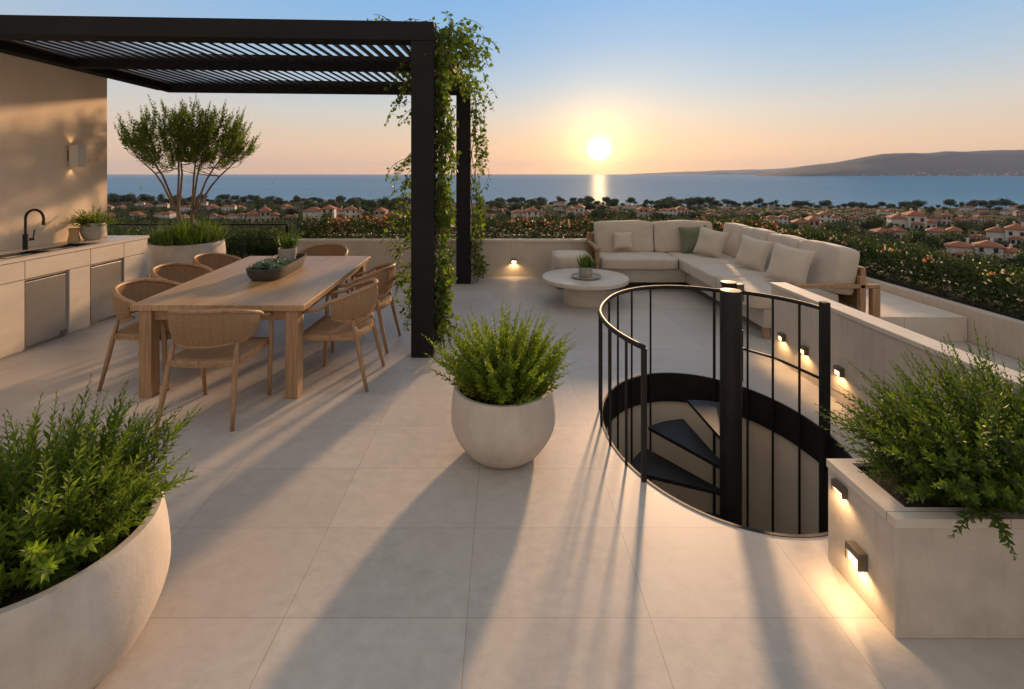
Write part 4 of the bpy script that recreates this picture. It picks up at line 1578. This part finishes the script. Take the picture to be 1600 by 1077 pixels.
# ------------------------------------------------------------------ hedges and shrubs at the edge
def hedge(label, origin, L, W, z0, z1, along, nleaf, nflow, red, name='flower_hedge', ll=0.05, wave=0.07):
    t = thing(name, label, 'hedge', origin)
    lf, fl, br, st = MB(), MB(), MB(), MB()
    ax = Vector((1, 0, 0)) if along == 'x' else Vector((0, 1, 0))
    ac = Vector((0, 1, 0)) if along == 'x' else Vector((1, 0, 0))

    def top(u, w):
        return z1 + wave * noise.noise(Vector((u * 2.1 + z1 * 9, w * 2.5, L))) + 0.6 * wave * noise.noise(Vector((u * 6, w * 6, 2 + L)))
    for i in range(nleaf):
        u, w = rnd.random() * L, rnd.random() * W
        zt = top(u, w)
        h = zt - z0
        f = rnd.random() ** 0.55
        # rounded section
        e = 1 - abs(2 * w / W - 1) ** 3 * 0.35
        z = z0 + h * f * e
        p = ax * u + ac * (w + rnd.gauss(0, 0.02)) + Vector((0, 0, z))
        s_ = ll * rnd.uniform(0.6, 1.3)
        lf.blade(p, rv(1) + Vector((0, 0, 0.5)), rv(1), s_, s_ * 0.5)
    for i in range(int(nleaf / 60)):    # shoots standing out of the top
        u, w = rnd.random() * L, rnd.random() * W
        b = ax * u + ac * w + Vector((0, 0, top(u, w) - 0.10))
        sprig(lf, st, b, Vector((rnd.uniform(-0.4, 0.4), rnd.uniform(-0.4, 0.4), 1)), rnd.uniform(0.12, 0.26), 11, ll * 0.9, 0.42, 0.2, 0.0025)

    def flower(mb, p, s_, n):
        nrm = (rv(0.8) + Vector((0, -0.6, 0.5))).normalized()
        a = nrm.cross(Vector((0.3, 0.2, 1))).normalized()
        b = nrm.cross(a)
        for k in range(n):
            an = 2 * PI * k / n
            d = a * math.cos(an) + b * math.sin(an) + nrm * 0.35
            mb.blade(p, d, nrm, s_, s_ * 0.75)
    for i in range(nflow):
        u, w = rnd.random() * L, rnd.random() * W
        if i % 5:
            u = min(L, max(0, cu + rnd.gauss(0, 0.10)))
        else:
            cu = u
        zt = top(u, w)
        f = 1 - 0.7 * rnd.random() ** 1.6
        p = ax * u + ac * (w if rnd.random() < 0.4 else rnd.uniform(-0.03, 0.05) if along == 'x' else rnd.uniform(-0.03, 0.08)) + Vector((0, 0, z0 + (zt - z0) * f + 0.02))
        if rnd.random() < red and f > 0.55:
            for _ in range(2):
                flower(br, p + rv(0.05), 0.028 * rnd.uniform(0.7, 1.2), 4)
        else:
            for _ in range(rnd.choice((1, 1, 2, 3))):
                flower(fl, p + rv(0.03), 0.018 * rnd.uniform(0.7, 1.2), 5)
    st.build('stems', 'twig', t)
    lf.build('foliage', 'hedge_leaf', t)
    fl.build('blossoms', 'blossom_white', t)
    if br.v:
        br.build('bracts', 'bract_red', t)


hedge('red and white flowering hedge on the back parapet, left of the pergola posts', (-3.50, 8.18, 0), 2.85, 0.55, 0.50, 0.90, 'x', 6500, 240, 0.60)
hedge('red and white flowering hedge on the back parapet, between pergola post and sofa', (-0.62, 8.18, 0), 5.2, 0.55, 0.50, 0.885, 'x', 10500, 400, 0.60)
hedge('white flowered hedge along the right edge above the low kerb', (4.86, 2.1, 0), 6.6, 0.58, 0.28, 0.72, 'y', 19000, 300, 0.16, wave=0.09)


def make_shrubs():
    bed = MB().box(-1.95, 1.95, -0.55, 0.75, -0.6, 0.10).build('planting_bed', 'soil', None, loc=(-5.5, 8.62, 0))
    tag(bed, kind='structure')
    spots = [(-6.95, 8.55, 1.02, 'dark leafy shrub close behind the end of the kitchen wall'),
             (-6.15, 8.50, 0.98, 'dark pointed leaf shrub beside the kitchen wall, left of the tree pot'),
             (-5.25, 8.65, 0.95, 'dark pointed leaf shrub directly behind the tree pot'),
             (-4.45, 8.55, 1.00, 'lush drooping leaf shrub just right of the tree pot behind the railing'),
             (-3.80, 8.70, 0.95, 'tall green shrub beside the end of the flower hedge')]
    for i, (x, y, h, lab) in enumerate(spots):
        t = thing('leafy_shrub', lab, 'shrub', (x, y, 0.101), 0, 'green shrubs behind the thin railing')
        lf, st = MB(), MB()
        for k in range(120):
            a = rnd.uniform(0, 6.28)
            q = math.sqrt(rnd.random())
            b = Vector((math.cos(a) * q * 0.42, math.sin(a) * q * 0.36, 0.05))
            d = Vector((math.cos(a) * 0.55 * q, math.sin(a) * 0.5 * q, 1))
            sprig(lf, st, b, d, h * rnd.uniform(0.55, 1.05) * (1 - 0.25 * q), 30, 0.10, 0.26, 0.4, 0.004, None, 62, bottom=0.15)
        st.build('stems', 'twig', t)
        lf.build('foliage', 'palm_leaf', t)


make_shrubs()


# ------------------------------------------------------------------ village below the terrace
def hip(mb, x0, x1, y0, y1, z, rise, ov=0.45, th=0.18):
    x0, x1, y0, y1 = x0 - ov, x1 + ov, y0 - ov, y1 + ov
    zb = z
    c = [(x0, y0), (x1, y0), (x1, y1), (x0, y1)]
    if (x1 - x0) >= (y1 - y0):
        k = (y1 - y0) / 2 * 0.9
        r = [((x0 + k), (y0 + y1) / 2), ((x1 - k), (y0 + y1) / 2)]
        top = [(0, 1, 1, 0), (1,), (1, 0), (0,)]
        vs = [(x, y, zb) for x, y in c] + [(x, y, zb + th) for x, y in c] + [(x, y, zb + th + rise) for x, y in r]
        fs = [(3, 2, 1, 0), (0, 1, 5, 4), (1, 2, 6, 5), (2, 3, 7, 6), (3, 0, 4, 7), (4, 5, 9, 8), (5, 6, 9), (6, 7, 8, 9), (7, 4, 8)]
    else:
        k = (x1 - x0) / 2 * 0.9
        r = [((x0 + x1) / 2, y0 + k), ((x0 + x1) / 2, y1 - k)]
        vs = [(x, y, zb) for x, y in c] + [(x, y, zb + th) for x, y in c] + [(x, y, zb + th + rise) for x, y in r]
        fs = [(3, 2, 1, 0), (0, 1, 5, 4), (1, 2, 6, 5), (2, 3, 7, 6), (3, 0, 4, 7), (4, 5, 8), (5, 6, 9, 8), (6, 7, 9), (7, 4, 8, 9)]
    mb.add(vs, fs)


def house_proto(name, blocks, chims, wallmat, win=True, sides=True):
    """blocks: (x0,x1,y0,y1,height,rise); windows on the walls that face out"""
    t = thing(name, '', 'house', (0, 0, 0), 0, None)
    w, r = MB(), MB()
    for (x0, x1, y0, y1, h, rise) in blocks:
        w.box(x0, x1, y0, y1, -3.0, h)
        hip(r, x0, x1, y0, y1, h + 0.003, rise)
    wall = w.build('wall', wallmat, t)
    roof = r.build('roof', 'terracotta_roof', t)
    for (x, y, z) in chims:
        MB().box(x - 0.35, x + 0.35, y - 0.3, y + 0.3, z - 1.6, z).build('chimney', wallmat, roof)
    if win:
        for bi, (x0, x1, y0, y1, h, rise) in enumerate(blocks):
            floors = 2 if h > 4.6 else 1
            n = max(2, int((x1 - x0) / 2.6))
            for fl in range(floors):
                z = 0.9 + 2.8 * fl
                for i in range(n):
                    x = x0 + (x1 - x0) * (i + 0.5) / n
                    tall = fl == 0 and i % 3 == 1
                    MB().box(x - 0.5, x + 0.5, y0 - 0.06, y0 - 0.004, 0.1 if tall else z, z + 1.45).build('window', 'window_glass', t)
                if sides:
                    for y in ((y0 + y1) / 2 - 1.6, (y0 + y1) / 2 + 1.6):
                        MB().box(x1 + 0.004, x1 + 0.06, y - 0.45, y + 0.45, z, z + 1.4).build('window', 'window_glass', t)
                        MB().box(x0 - 0.06, x0 - 0.004, y - 0.45, y + 0.45, z, z + 1.4).build('window', 'window_glass', t)
    return t


HOUSES = []      # pixel boxes of what already stands, to keep trees from hiding it


def make_village():
    pr = {
        'long': (house_proto('villa', [(-10, -3.2, -3.4, 4, 4.6, 1.5), (-3.1, 3.5, -4.2, 4, 5.4, 1.7), (3.6, 7.4, -2.6, 4.2, 4.0, 1.3), (7.5, 10.5, -1.2, 3.6, 2.8, 1.0), (-7.5, -4.5, -6.0, -3.5, 2.6, 0.8)],
                             [(-4.5, 1, 7.4), (1.2, 0.5, 8.0), (5.5, 1, 6.3)], 'stucco_white'), 20.5),
        'tall': (house_proto('villa', [(-7, -2.0, -3.2, 4.2, 4.6, 1.5), (-1.9, 4, -4.4, 4.2, 6.0, 1.8), (4.1, 7.6, -2.4, 3.2, 3.2, 1.1), (-0.5, 2.5, -6.4, -4.5, 2.8, 0.7)],
                             [(-4, 1, 7.2), (0.4, 1.2, 8.7), (2.6, -0.6, 8.6)], 'stucco_white'), 14.6),
        'cross': (house_proto('villa', [(-6.5, -1.0, -2.6, 4, 4.2, 1.5), (-0.9, 3.2, -4.6, 4.2, 5.6, 1.7), (3.3, 6.8, -1.6, 4.6, 3.4, 1.2)], [(-3, 1, 6.6), (1.2, 1.6, 8.2)], 'stucco_rose'), 13.3),
        'cottage': (house_proto('villa', [(-5.0, 1.0, -3.0, 3.6, 3.0, 1.5), (1.1, 5.0, -3.8, 2.8, 3.7, 1.4)], [(2.6, 0.6, 5.8)], 'stucco_rose'), 10.0),
        'far': (house_proto('villa', [(-6.0, -0.5, -4, 4, 4.8, 1.7), (-0.4, 3.4, -2.6, 3.4, 3.4, 1.3), (3.5, 6.4, -3.6, 2.4, 2.6, 1.0)], [], 'stucco_rose', True, False), 12.4),
        'farw': (house_proto('villa', [(-6.5, 1.0, -3.4, 4, 4.4, 1.6), (1.1, 6.5, -4.4, 3, 5.2, 1.6)], [], 'stucco_white', True, False), 13.0),
    }
    used = set()
    near = [(1542, 410, 98, 'long', -6, 'long white villa with a broad red roof just over the hedge at the far right'),
            (1470, 419, 46, 'cross', 8, 'small villa with red roof half hidden by the hedge below the long white villa'),
            (1582, 382, 60, 'tall', -10, 'white villa with two chimneys cut by the right frame edge'),
            (1423, 359, 56, 'tall', 6, 'white two storey villa standing free amid trees right of the sofa'),
            (1387, 374, 38, 'cottage', 14, 'low house with red roof behind the last sofa back cushion'),
            (1474, 374, 40, 'cottage', -8, 'low house half sunk in trees above the hedge, left of the long villa'),
            (1527, 374, 16, 'cottage', 20, 'tiny round roofed cottage left of the villa at the frame edge'),
            (1476, 352, 36, 'cross', -12, 'house with stepped roofs right of the free standing white villa'),
            (1264, 363, 46, 'cross', 5, 'red roofed house right above the sofa back'),
            (1214, 351, 30, 'farw', -8, 'pale house left of the red roofed one above the sofa back'),
            (1287, 349, 52, 'long', 4, 'long pale villa above the sofa behind the red roofed house'),
            (410, 349, 46, 'cross', 6, 'rosy villa above the shrubs right of the tree pot'),
            (500, 345, 46, 'farw', -5, 'pale villa with orange roof above the left hedge'),
            (547, 342, 56, 'long', 4, 'long villa beside the orange roofed one above the left hedge'),
            (606, 346, 40, 'far', -6, 'low villa just left of the front pergola post'),
            (830, 346, 62, 'long', 6, 'pale villa above the hedge right of the rear pergola post'),
            (903, 339, 36, 'tall', -6, 'red roofed villa under the setting sun'),
            (1013, 341, 34, 'far', 8, 'pale house above the left end of the sofa back'),
            (1044, 338, 26, 'farw', -8, 'small house second from the left above the sofa back'),
            (1070, 336, 26, 'far', 5, 'small house third from the left above the sofa back')]
    for (px, py, wpx, kind, rot, lab) in near:
        root, w0 = pr[kind]
        p = at_ground(px, py)
        s = wpx * p.y / F / w0
        rz = R(rot) - math.atan2(p.x, p.y) * 0.8
        if kind not in used:
            used.add(kind)
            root.location, root.rotation_euler, root.scale = p, (0, 0, rz), (s, s, s)
            root['label'] = lab
            root['group'] = 'villas below the terrace'
        else:
            q = dup(root, p, rz, lab, s)
            q['group'] = 'villas below the terrace'
        hpx = 8.2 * s * F / p.y
        HOUSES.append((px - wpx / 2 - 3, px + wpx / 2 + 3, py - hpx, py, p.y))
    # many small ones farther off
    n = 0
    tries = 0
    while n < 70 and tries < 4000:
        tries += 1
        px = rnd.uniform(165, 1600)
        py = rnd.choice((rnd.uniform(321.5, 330), rnd.uniform(326, 345), rnd.uniform(328, 340) if px > 1150 else rnd.uniform(322, 335)))
        p = at_ground(px, py + (6 if px > 1300 else 0))
        s = rnd.uniform(0.55, 0.9)
        wpx = 13 * s * F / p.y
        yb = CY + (H - p.z) * F / p.y
        if any(px + wpx / 2 > a and px - wpx / 2 < b and yb > c - 4 and yb - 7 * s * F / p.y < d for a, b, c, d, _ in HOUSES):
            continue
        root, w0 = pr[rnd.choice(('far', 'farw', 'cottage', 'far'))]
        q = dup(root, p, R(rnd.uniform(-35, 35)), 'small pale house with terracotta roof among the far trees by the shore', s)
        q['group'] = 'small houses among the far trees'
        HOUSES.append((px - wpx / 2 - 1, px + wpx / 2 + 1, yb - 7 * s * F / p.y, yb, p.y))
        n += 1


make_village()


def crown_mesh(lumps, n, size, flat=1.0):
    mb = MB()
    tot = sum(l[3] ** 2 for l in lumps)
    for (x, y, z, r) in lumps:
        m = int(n * r * r / tot)
        for i in range(m):
            d = rv(1)
            while d.length > 1 or d.length < 0.1:
                d = rv(1)
            u = d.normalized()
            k = rnd.random() ** 0.35
            p = Vector((x + u.x * r * k, y + u.y * r * k, z + u.z * r * k * flat))
            nd = (u + rv(0.9)).normalized()
            t = nd.cross(rv(1))
            s = size * rnd.uniform(0.6, 1.3)
            mb.blade(p - t.normalized() * s * 0.5, t, nd, s, s * 0.75)
    return mb


def make_trees():
    protos = {}

    def proto(name, lab, cat, lumps, n, size, flat, mat, th, tr, group):
        t = thing(name, lab, cat, (0, 0, 0), 0, group)
        b = MB().tube([(0, 0, -1.5), (0.1, 0, th * 0.5), (0, 0.1, th)], [tr, tr * 0.8, tr * 0.6], 6)
        for (x, y, z, r) in lumps[:4]:
            b.tube([(0, 0.05, th * 0.75), (x * 0.8, y * 0.8, z)], [tr * 0.5, tr * 0.25], 4)
        b.build('trunk', 'bark', t)
        crown_mesh(lumps, n, size, flat).build('crown', mat, t)
        return t
    G1, G2 = 'broadleaf trees of the valley', 'dark pines of the valley and shore'
    for v in range(3):
        L = [(rnd.uniform(-1.5, 1.5), rnd.uniform(-1.5, 1.5), rnd.uniform(2.4, 4.8), rnd.uniform(1.2, 2.0)) for _ in range(7)] + [(0, 0, 3.4, 2.2)]
        protos['b%d' % v] = proto('broadleaf_tree', 'rounded olive green tree in the valley between the houses', 'tree', L, 1300, 0.42, 0.9, 'wood_crown', 2.6, 0.22, G1)
    for v in range(3):
        L = [(rnd.uniform(-2.2, 2.2), rnd.uniform(-2.2, 2.2), rnd.uniform(2.6, 4.8), rnd.uniform(1.3, 2.0)) for _ in range(9)] + [(0, 0, 3.8, 2.5)]
        protos['p%d' % v] = proto('pine_tree', 'dark round crowned pine standing against the sea or between houses', 'tree', L, 1500, 0.5, 0.8, 'pine_crown', 3.0, 0.2, G2)
    first = set()
    cnt = {'b': 0, 'p': 0}

    def put(key, p, s):
        t = protos[key]
        rz = rnd.uniform(0, 6.28)
        sc = (s * rnd.uniform(0.9, 1.15), s * rnd.uniform(0.9, 1.15), s * rnd.uniform(0.85, 1.12))
        if key not in first:
            first.add(key)
            t.location, t.rotation_euler, t.scale = p, (0, 0, rz), sc
        else:
            dup(t, p, rz, None, sc)
        cnt[key[0]] += 1

    def blocked(px, wpx, yt, yb, d):
        for a, b, c, e, hd in HOUSES:
            if d < hd and px + wpx > a and px - wpx < b and yb > c and yt < c + (e - c) * 0.45:
                return True
        return False
    # shore line of dark round crowns
    px = 150.0
    while px < 1640:
        px += rnd.uniform(3, 13)
        d = rnd.uniform(520, 640)
        x = (px - CX) * d / F
        if ground_z(x, d) < -39.3:
            d *= 0.86
            x = (px - CX) * d / F
        p = Vector((x, d, ground_z(x, d) - 0.4))
        put('p%d' % rnd.randrange(3), p, rnd.choice((0.8, 1.0, 1.1, 1.4, 1.9)) * rnd.uniform(0.85, 1.15))
    tries = 0
    while tries < 6000 and cnt['b'] + cnt['p'] < 470:
        tries += 1
        px = rnd.uniform(150, 1640)
        ymax = 345 if px < 1130 else 345 + (px - 1130) * 0.22
        py = 318 + (ymax + 8 - 318) * rnd.random() ** 0.9
        p = at_ground(px, py)
        s = rnd.uniform(0.65, 1.2) * (0.95 if p.y < 160 else 1.25 if p.y < 300 else 1.6)
        k = 'p' if rnd.random() < 0.42 else 'b'
        hpx = (6.6 if k == 'p' else 5.8) * s * F / p.y
        wpx = 2.9 * s * F / p.y
        if blocked(px, wpx, py - hpx, py, p.y):
            continue
        if cnt[k] > 275:
            continue
        put('%s%d' % (k, rnd.randrange(3)), p, s)

    # low scrub covering the slopes
    mb = MB()
    for i in range(17000):
        px = rnd.uniform(120, 1660)
        ymax = 352 if px < 1130 else 352 + (px - 1130) * 0.24
        py = 317 + (ymax - 317) * rnd.random() if i < 13000 else rnd.uniform(ymax - 12, 480)
        d0 = at_ground(px, py)
        r = rnd.uniform(0.8, 2.1) * (1.25 if i >= 13000 else 1.0) * (0.7 if d0.y < 200 else 1.2)
        hpx = r * 1.2 * F / d0.y
        if blocked(px, r * F / d0.y, py - hpx, py, d0.y):
            continue
        m = 16
        for k in range(m):
            u = rv(1)
            u.z = abs(u.z)
            u.normalize()
            p = d0 + Vector((u.x * r, u.y * r, u.z * r * 0.75 - 0.1))
            s = 0.5 * r * rnd.uniform(0.6, 1.2)
            t = (u + rv(0.8)).cross(rv(1)).normalized()
            mb.blade(p - t * s * 0.5, t, u + rv(0.6), s, s * 0.8)
    tag(mb.build('undergrowth', 'scrub'), kind='stuff')


make_trees()


# ------------------------------------------------------------------ boats and the far shore
def make_boats():
    for (px, py, lab, rz) in ((220, 292, 'white sailing boat alone on the blue sea left of the tree', 20), (425, 288, 'tiny white sailing boat between the tree and the pergola post', -30)):
        d = 41.7 * F / (py - CY)
        t = thing('sailboat', lab, 'boat', ((px - CX) * d / F, d, -40.0), R(rz), 'sailing boats at sea')
        h = MB()
        ring = [(-5, 0), (-4.4, -1.2), (0, -1.6), (4, -1.0), (6, 0), (4, 1.0), (0, 1.6), (-4.4, 1.2)]
        n = len(ring)
        h.add([(x * 0.9, y * 0.7, -0.5) for x, y in ring] + [(x, y, 1.1) for x, y in ring], [tuple(reversed(range(n))), tuple(range(n, 2 * n))] + [(i, (i + 1) % n, n + (i + 1) % n, n + i) for i in range(n)])
        h.build('hull', 'stucco_white', t)
        MB().tube([(0.6, 0, 1.0), (0.6, 0, 15)], 0.09, 6).build('mast', 'stainless_steel', t)
        sa = MB()
        sa.add([(0.4, 0, 2.2), (-4.6, 0.7, 2.3), (0.4, 0, 14.6), (-2.3, 0.75, 7.5)], [(0, 1, 3), (0, 3, 2)])
        sa.add([(0.8, 0, 2.0), (5.6, 0.3, 1.4), (0.8, 0, 13.0)], [(0, 1, 2)])
        s = sa.build('sail', 'stucco_white', t)
        md = s.modifiers.new('thickness', 'SOLIDIFY')
        md.thickness = 0.05


make_boats()


def make_shore_houses():
    base = None
    for i in range(52):
        px = rnd.choice((rnd.uniform(1370, 1600), rnd.uniform(1440, 1600), rnd.uniform(1300, 1600)))
        d = 7205 + 110 * rnd.random() ** 2.2
        w = MB()
        if base is None:
            w.box(-14, 14, -8, 8, -6, 13)
            hip(w, -14, 14, -8, 8, 13, 5, 1.5)
            base = w.build('shore_house', 'stucco_rose')
            q = base
        else:
            q = base.copy()
            col.objects.link(q)
        zt = hill_z(*HEAD_ARGS, px, d)[1] - 1
        q.location = ((px - CX) * d / F, d, zt)
        q.rotation_euler = (0, 0, rnd.uniform(-0.6, 0.6))
        q.scale = (rnd.uniform(0.5, 1.1),) * 2 + (rnd.uniform(0.5, 0.9),)
        tag(q, 'tiny pale house on the shore at the foot of the far headland', 'house', 'houses along the far shore')


make_shore_houses()

# ------------------------------------------------------------------ sky, sun, air, camera
SUN_AZ = math.atan((936 - CX) / F)          # to the right of straight ahead
SUN_EL_SEEN = math.atan((CY - 233) / math.hypot(F, 936 - CX))
SUN_EL = R(12.5)
SHADOW_AZ = R(19.0)                             # height the shadows on the terrace ask for


def make_world():
    w = bpy.data.worlds.new('World')
    scene.world = w
    w.use_nodes = True
    t = w.node_tree
    t.nodes.clear()
    k = N.__new__(N)
    k.t = t
    out = t.nodes.new('ShaderNodeOutputWorld')
    tc = k.n('ShaderNodeTexCoord')
    nrm = k.n('ShaderNodeVectorMath', operation='NORMALIZE')
    k.l(tc.outputs['Generated'], nrm.inputs[0])
    d = nrm.outputs[0]
    sp = k.n('ShaderNodeSeparateXYZ')
    k.l(d, sp.inputs[0])
    el = k.math('MULTIPLY', k.math('ARCSINE', sp.outputs['Z']), 180 / PI)
    sd = Vector((math.sin(SUN_AZ) * math.cos(SUN_EL_SEEN), math.cos(SUN_AZ) * math.cos(SUN_EL_SEEN), math.sin(SUN_EL_SEEN)))
    dt = k.n('ShaderNodeVectorMath', operation='DOT_PRODUCT')
    k.l(d, dt.inputs[0])
    dt.inputs[1].default_value = sd
    ang = k.math('MULTIPLY', k.math('ARCCOSINE', k.math('MINIMUM', dt.outputs['Value'], 0.9999999)), 180 / PI)
    # vertical gradient of the evening sky, on the sun's side and away from it
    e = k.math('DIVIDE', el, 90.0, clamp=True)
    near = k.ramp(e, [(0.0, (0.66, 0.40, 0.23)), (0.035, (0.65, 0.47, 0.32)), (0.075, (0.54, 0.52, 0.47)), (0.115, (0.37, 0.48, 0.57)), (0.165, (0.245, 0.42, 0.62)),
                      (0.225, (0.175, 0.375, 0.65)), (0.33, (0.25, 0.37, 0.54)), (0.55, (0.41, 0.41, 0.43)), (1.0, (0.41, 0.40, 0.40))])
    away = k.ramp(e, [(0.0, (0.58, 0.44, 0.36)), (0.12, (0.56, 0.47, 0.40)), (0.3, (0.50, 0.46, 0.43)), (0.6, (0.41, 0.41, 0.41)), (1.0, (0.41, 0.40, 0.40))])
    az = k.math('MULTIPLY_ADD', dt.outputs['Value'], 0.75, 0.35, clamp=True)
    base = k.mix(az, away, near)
    # glow round the sun, and its disc
    g1 = k.math('POWER', 2.718, k.math('DIVIDE', ang, -7.5))
    g2 = k.math('POWER', 2.718, k.math('DIVIDE', ang, -2.6))
    q = k.math('DIVIDE', ang, 0.72)
    disc = k.math('POWER', 2.718, k.math('MULTIPLY', k.math('MULTIPLY', q, q), -1.0))
    g3 = k.math('POWER', 2.718, k.math('DIVIDE', ang, -1.9))

    def scaled(c, f):
        v = k.n('ShaderNodeVectorMath', operation='SCALE')
        v.inputs[0].default_value = c
        k.l(f, v.inputs['Scale'])
        return v.outputs[0]

    def add(a, b):
        v = k.n('ShaderNodeVectorMath', operation='ADD')
        k.l(a, v.inputs[0])
        k.l(b, v.inputs[1])
        return v.outputs[0]
    band = k.math('MULTIPLY', k.math('POWER', 2.718, k.math('DIVIDE', k.math('MAXIMUM', el, 0.0), -4.2)), k.math('POWER', 2.718, k.math('DIVIDE', ang, -24.0)))
    c = add(base, scaled((0.26, 0.125, 0.0), g1))
    c = add(c, scaled((0.52, 0.17, 0.0), band))
    c = add(c, scaled((0.62, 0.40, 0.12), g2))
    c = add(c, scaled((1.1, 0.75, 0.30), g3))
    c = add(c, scaled((30.0, 18.5, 8.0), disc))
    bg = k.n('ShaderNodeBackground')
    k.l(c, bg.inputs['Color'])
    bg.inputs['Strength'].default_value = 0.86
    # physical sky underneath
    sky = k.n('ShaderNodeTexSky', sky_type='NISHITA', sun_disc=False, sun_elevation=SUN_EL, sun_rotation=SHADOW_AZ, altitude=60, air_density=1.0, dust_density=1.2, ozone_density=1.5)
    bg2 = k.n('ShaderNodeBackground')
    k.l(sky.outputs[0], bg2.inputs['Color'])
    bg2.inputs['Strength'].default_value = 0.002
    ad = k.n('ShaderNodeAddShader')
    k.l(bg.outputs[0], ad.inputs[0])
    k.l(bg2.outputs[0], ad.inputs[1])
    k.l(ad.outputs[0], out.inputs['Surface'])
    w.cycles.sampling_method = 'MANUAL'
    w.cycles.sample_map_resolution = 2048
    MATS.pop('World', None)


make_world()

sl = bpy.data.lights.new('sun', 'SUN')
sl.energy = 4.0
sl.angle = R(3.2)
sl.color = (1.0, 0.61, 0.33)
so = bpy.data.objects.new('sun', sl)
col.objects.link(so)
to_sun = Vector((math.sin(SHADOW_AZ) * math.cos(SUN_EL), math.cos(SHADOW_AZ) * math.cos(SUN_EL), math.sin(SUN_EL)))
so.rotation_euler = to_sun.to_track_quat('Z', 'Y').to_euler()
so.location = to_sun * 30


def make_haze(density=3.2e-5):
    k = N('haze_air')
    pv = k.n('ShaderNodeVolumePrincipled')
    pv.inputs['Color'].default_value = (0.55, 0.70, 1.0, 1)
    pv.inputs['Density'].default_value = density
    pv.inputs['Anisotropy'].default_value = 0.1
    k.l(pv.outputs[0], k.out.inputs['Volume'])
    o = MB().box(-19500, 19500, -60, 19600, -60, 420).build('haze', 'haze_air')
    tag(o, kind='stuff')


HAZE = True
if HAZE:
    make_haze()

cam = bpy.data.cameras.new('camera')
cam.sensor_width = 36.0
cam.lens = F / 1600 * 36.0
cam.shift_x = (800 - CX) / 1600
cam.shift_y = -(1077 / 2 - CY) / 1600
cam.clip_start = 0.05
cam.clip_end = 60000
co = bpy.data.objects.new('camera', cam)
col.objects.link(co)
co.location = (0, 0, H)
co.rotation_euler = (R(90), 0, 0)
scene.camera = co

vs = scene.view_settings
vs.view_transform = 'Standard'
vs.look = 'None'
vs.exposure = 0.50
vs.gamma = 1.0
scene.cycles.use_denoising = True
scene.cycles.denoiser = 'OPENIMAGEDENOISE'
scene.cycles.max_bounces = 8
scene.cycles.diffuse_bounces = 4
scene.cycles.glossy_bounces = 3
scene.cycles.transmission_bounces = 4
scene.cycles.sample_clamp_indirect = 6.0
scene.cycles.caustics_reflective = False
scene.cycles.caustics_refractive = False
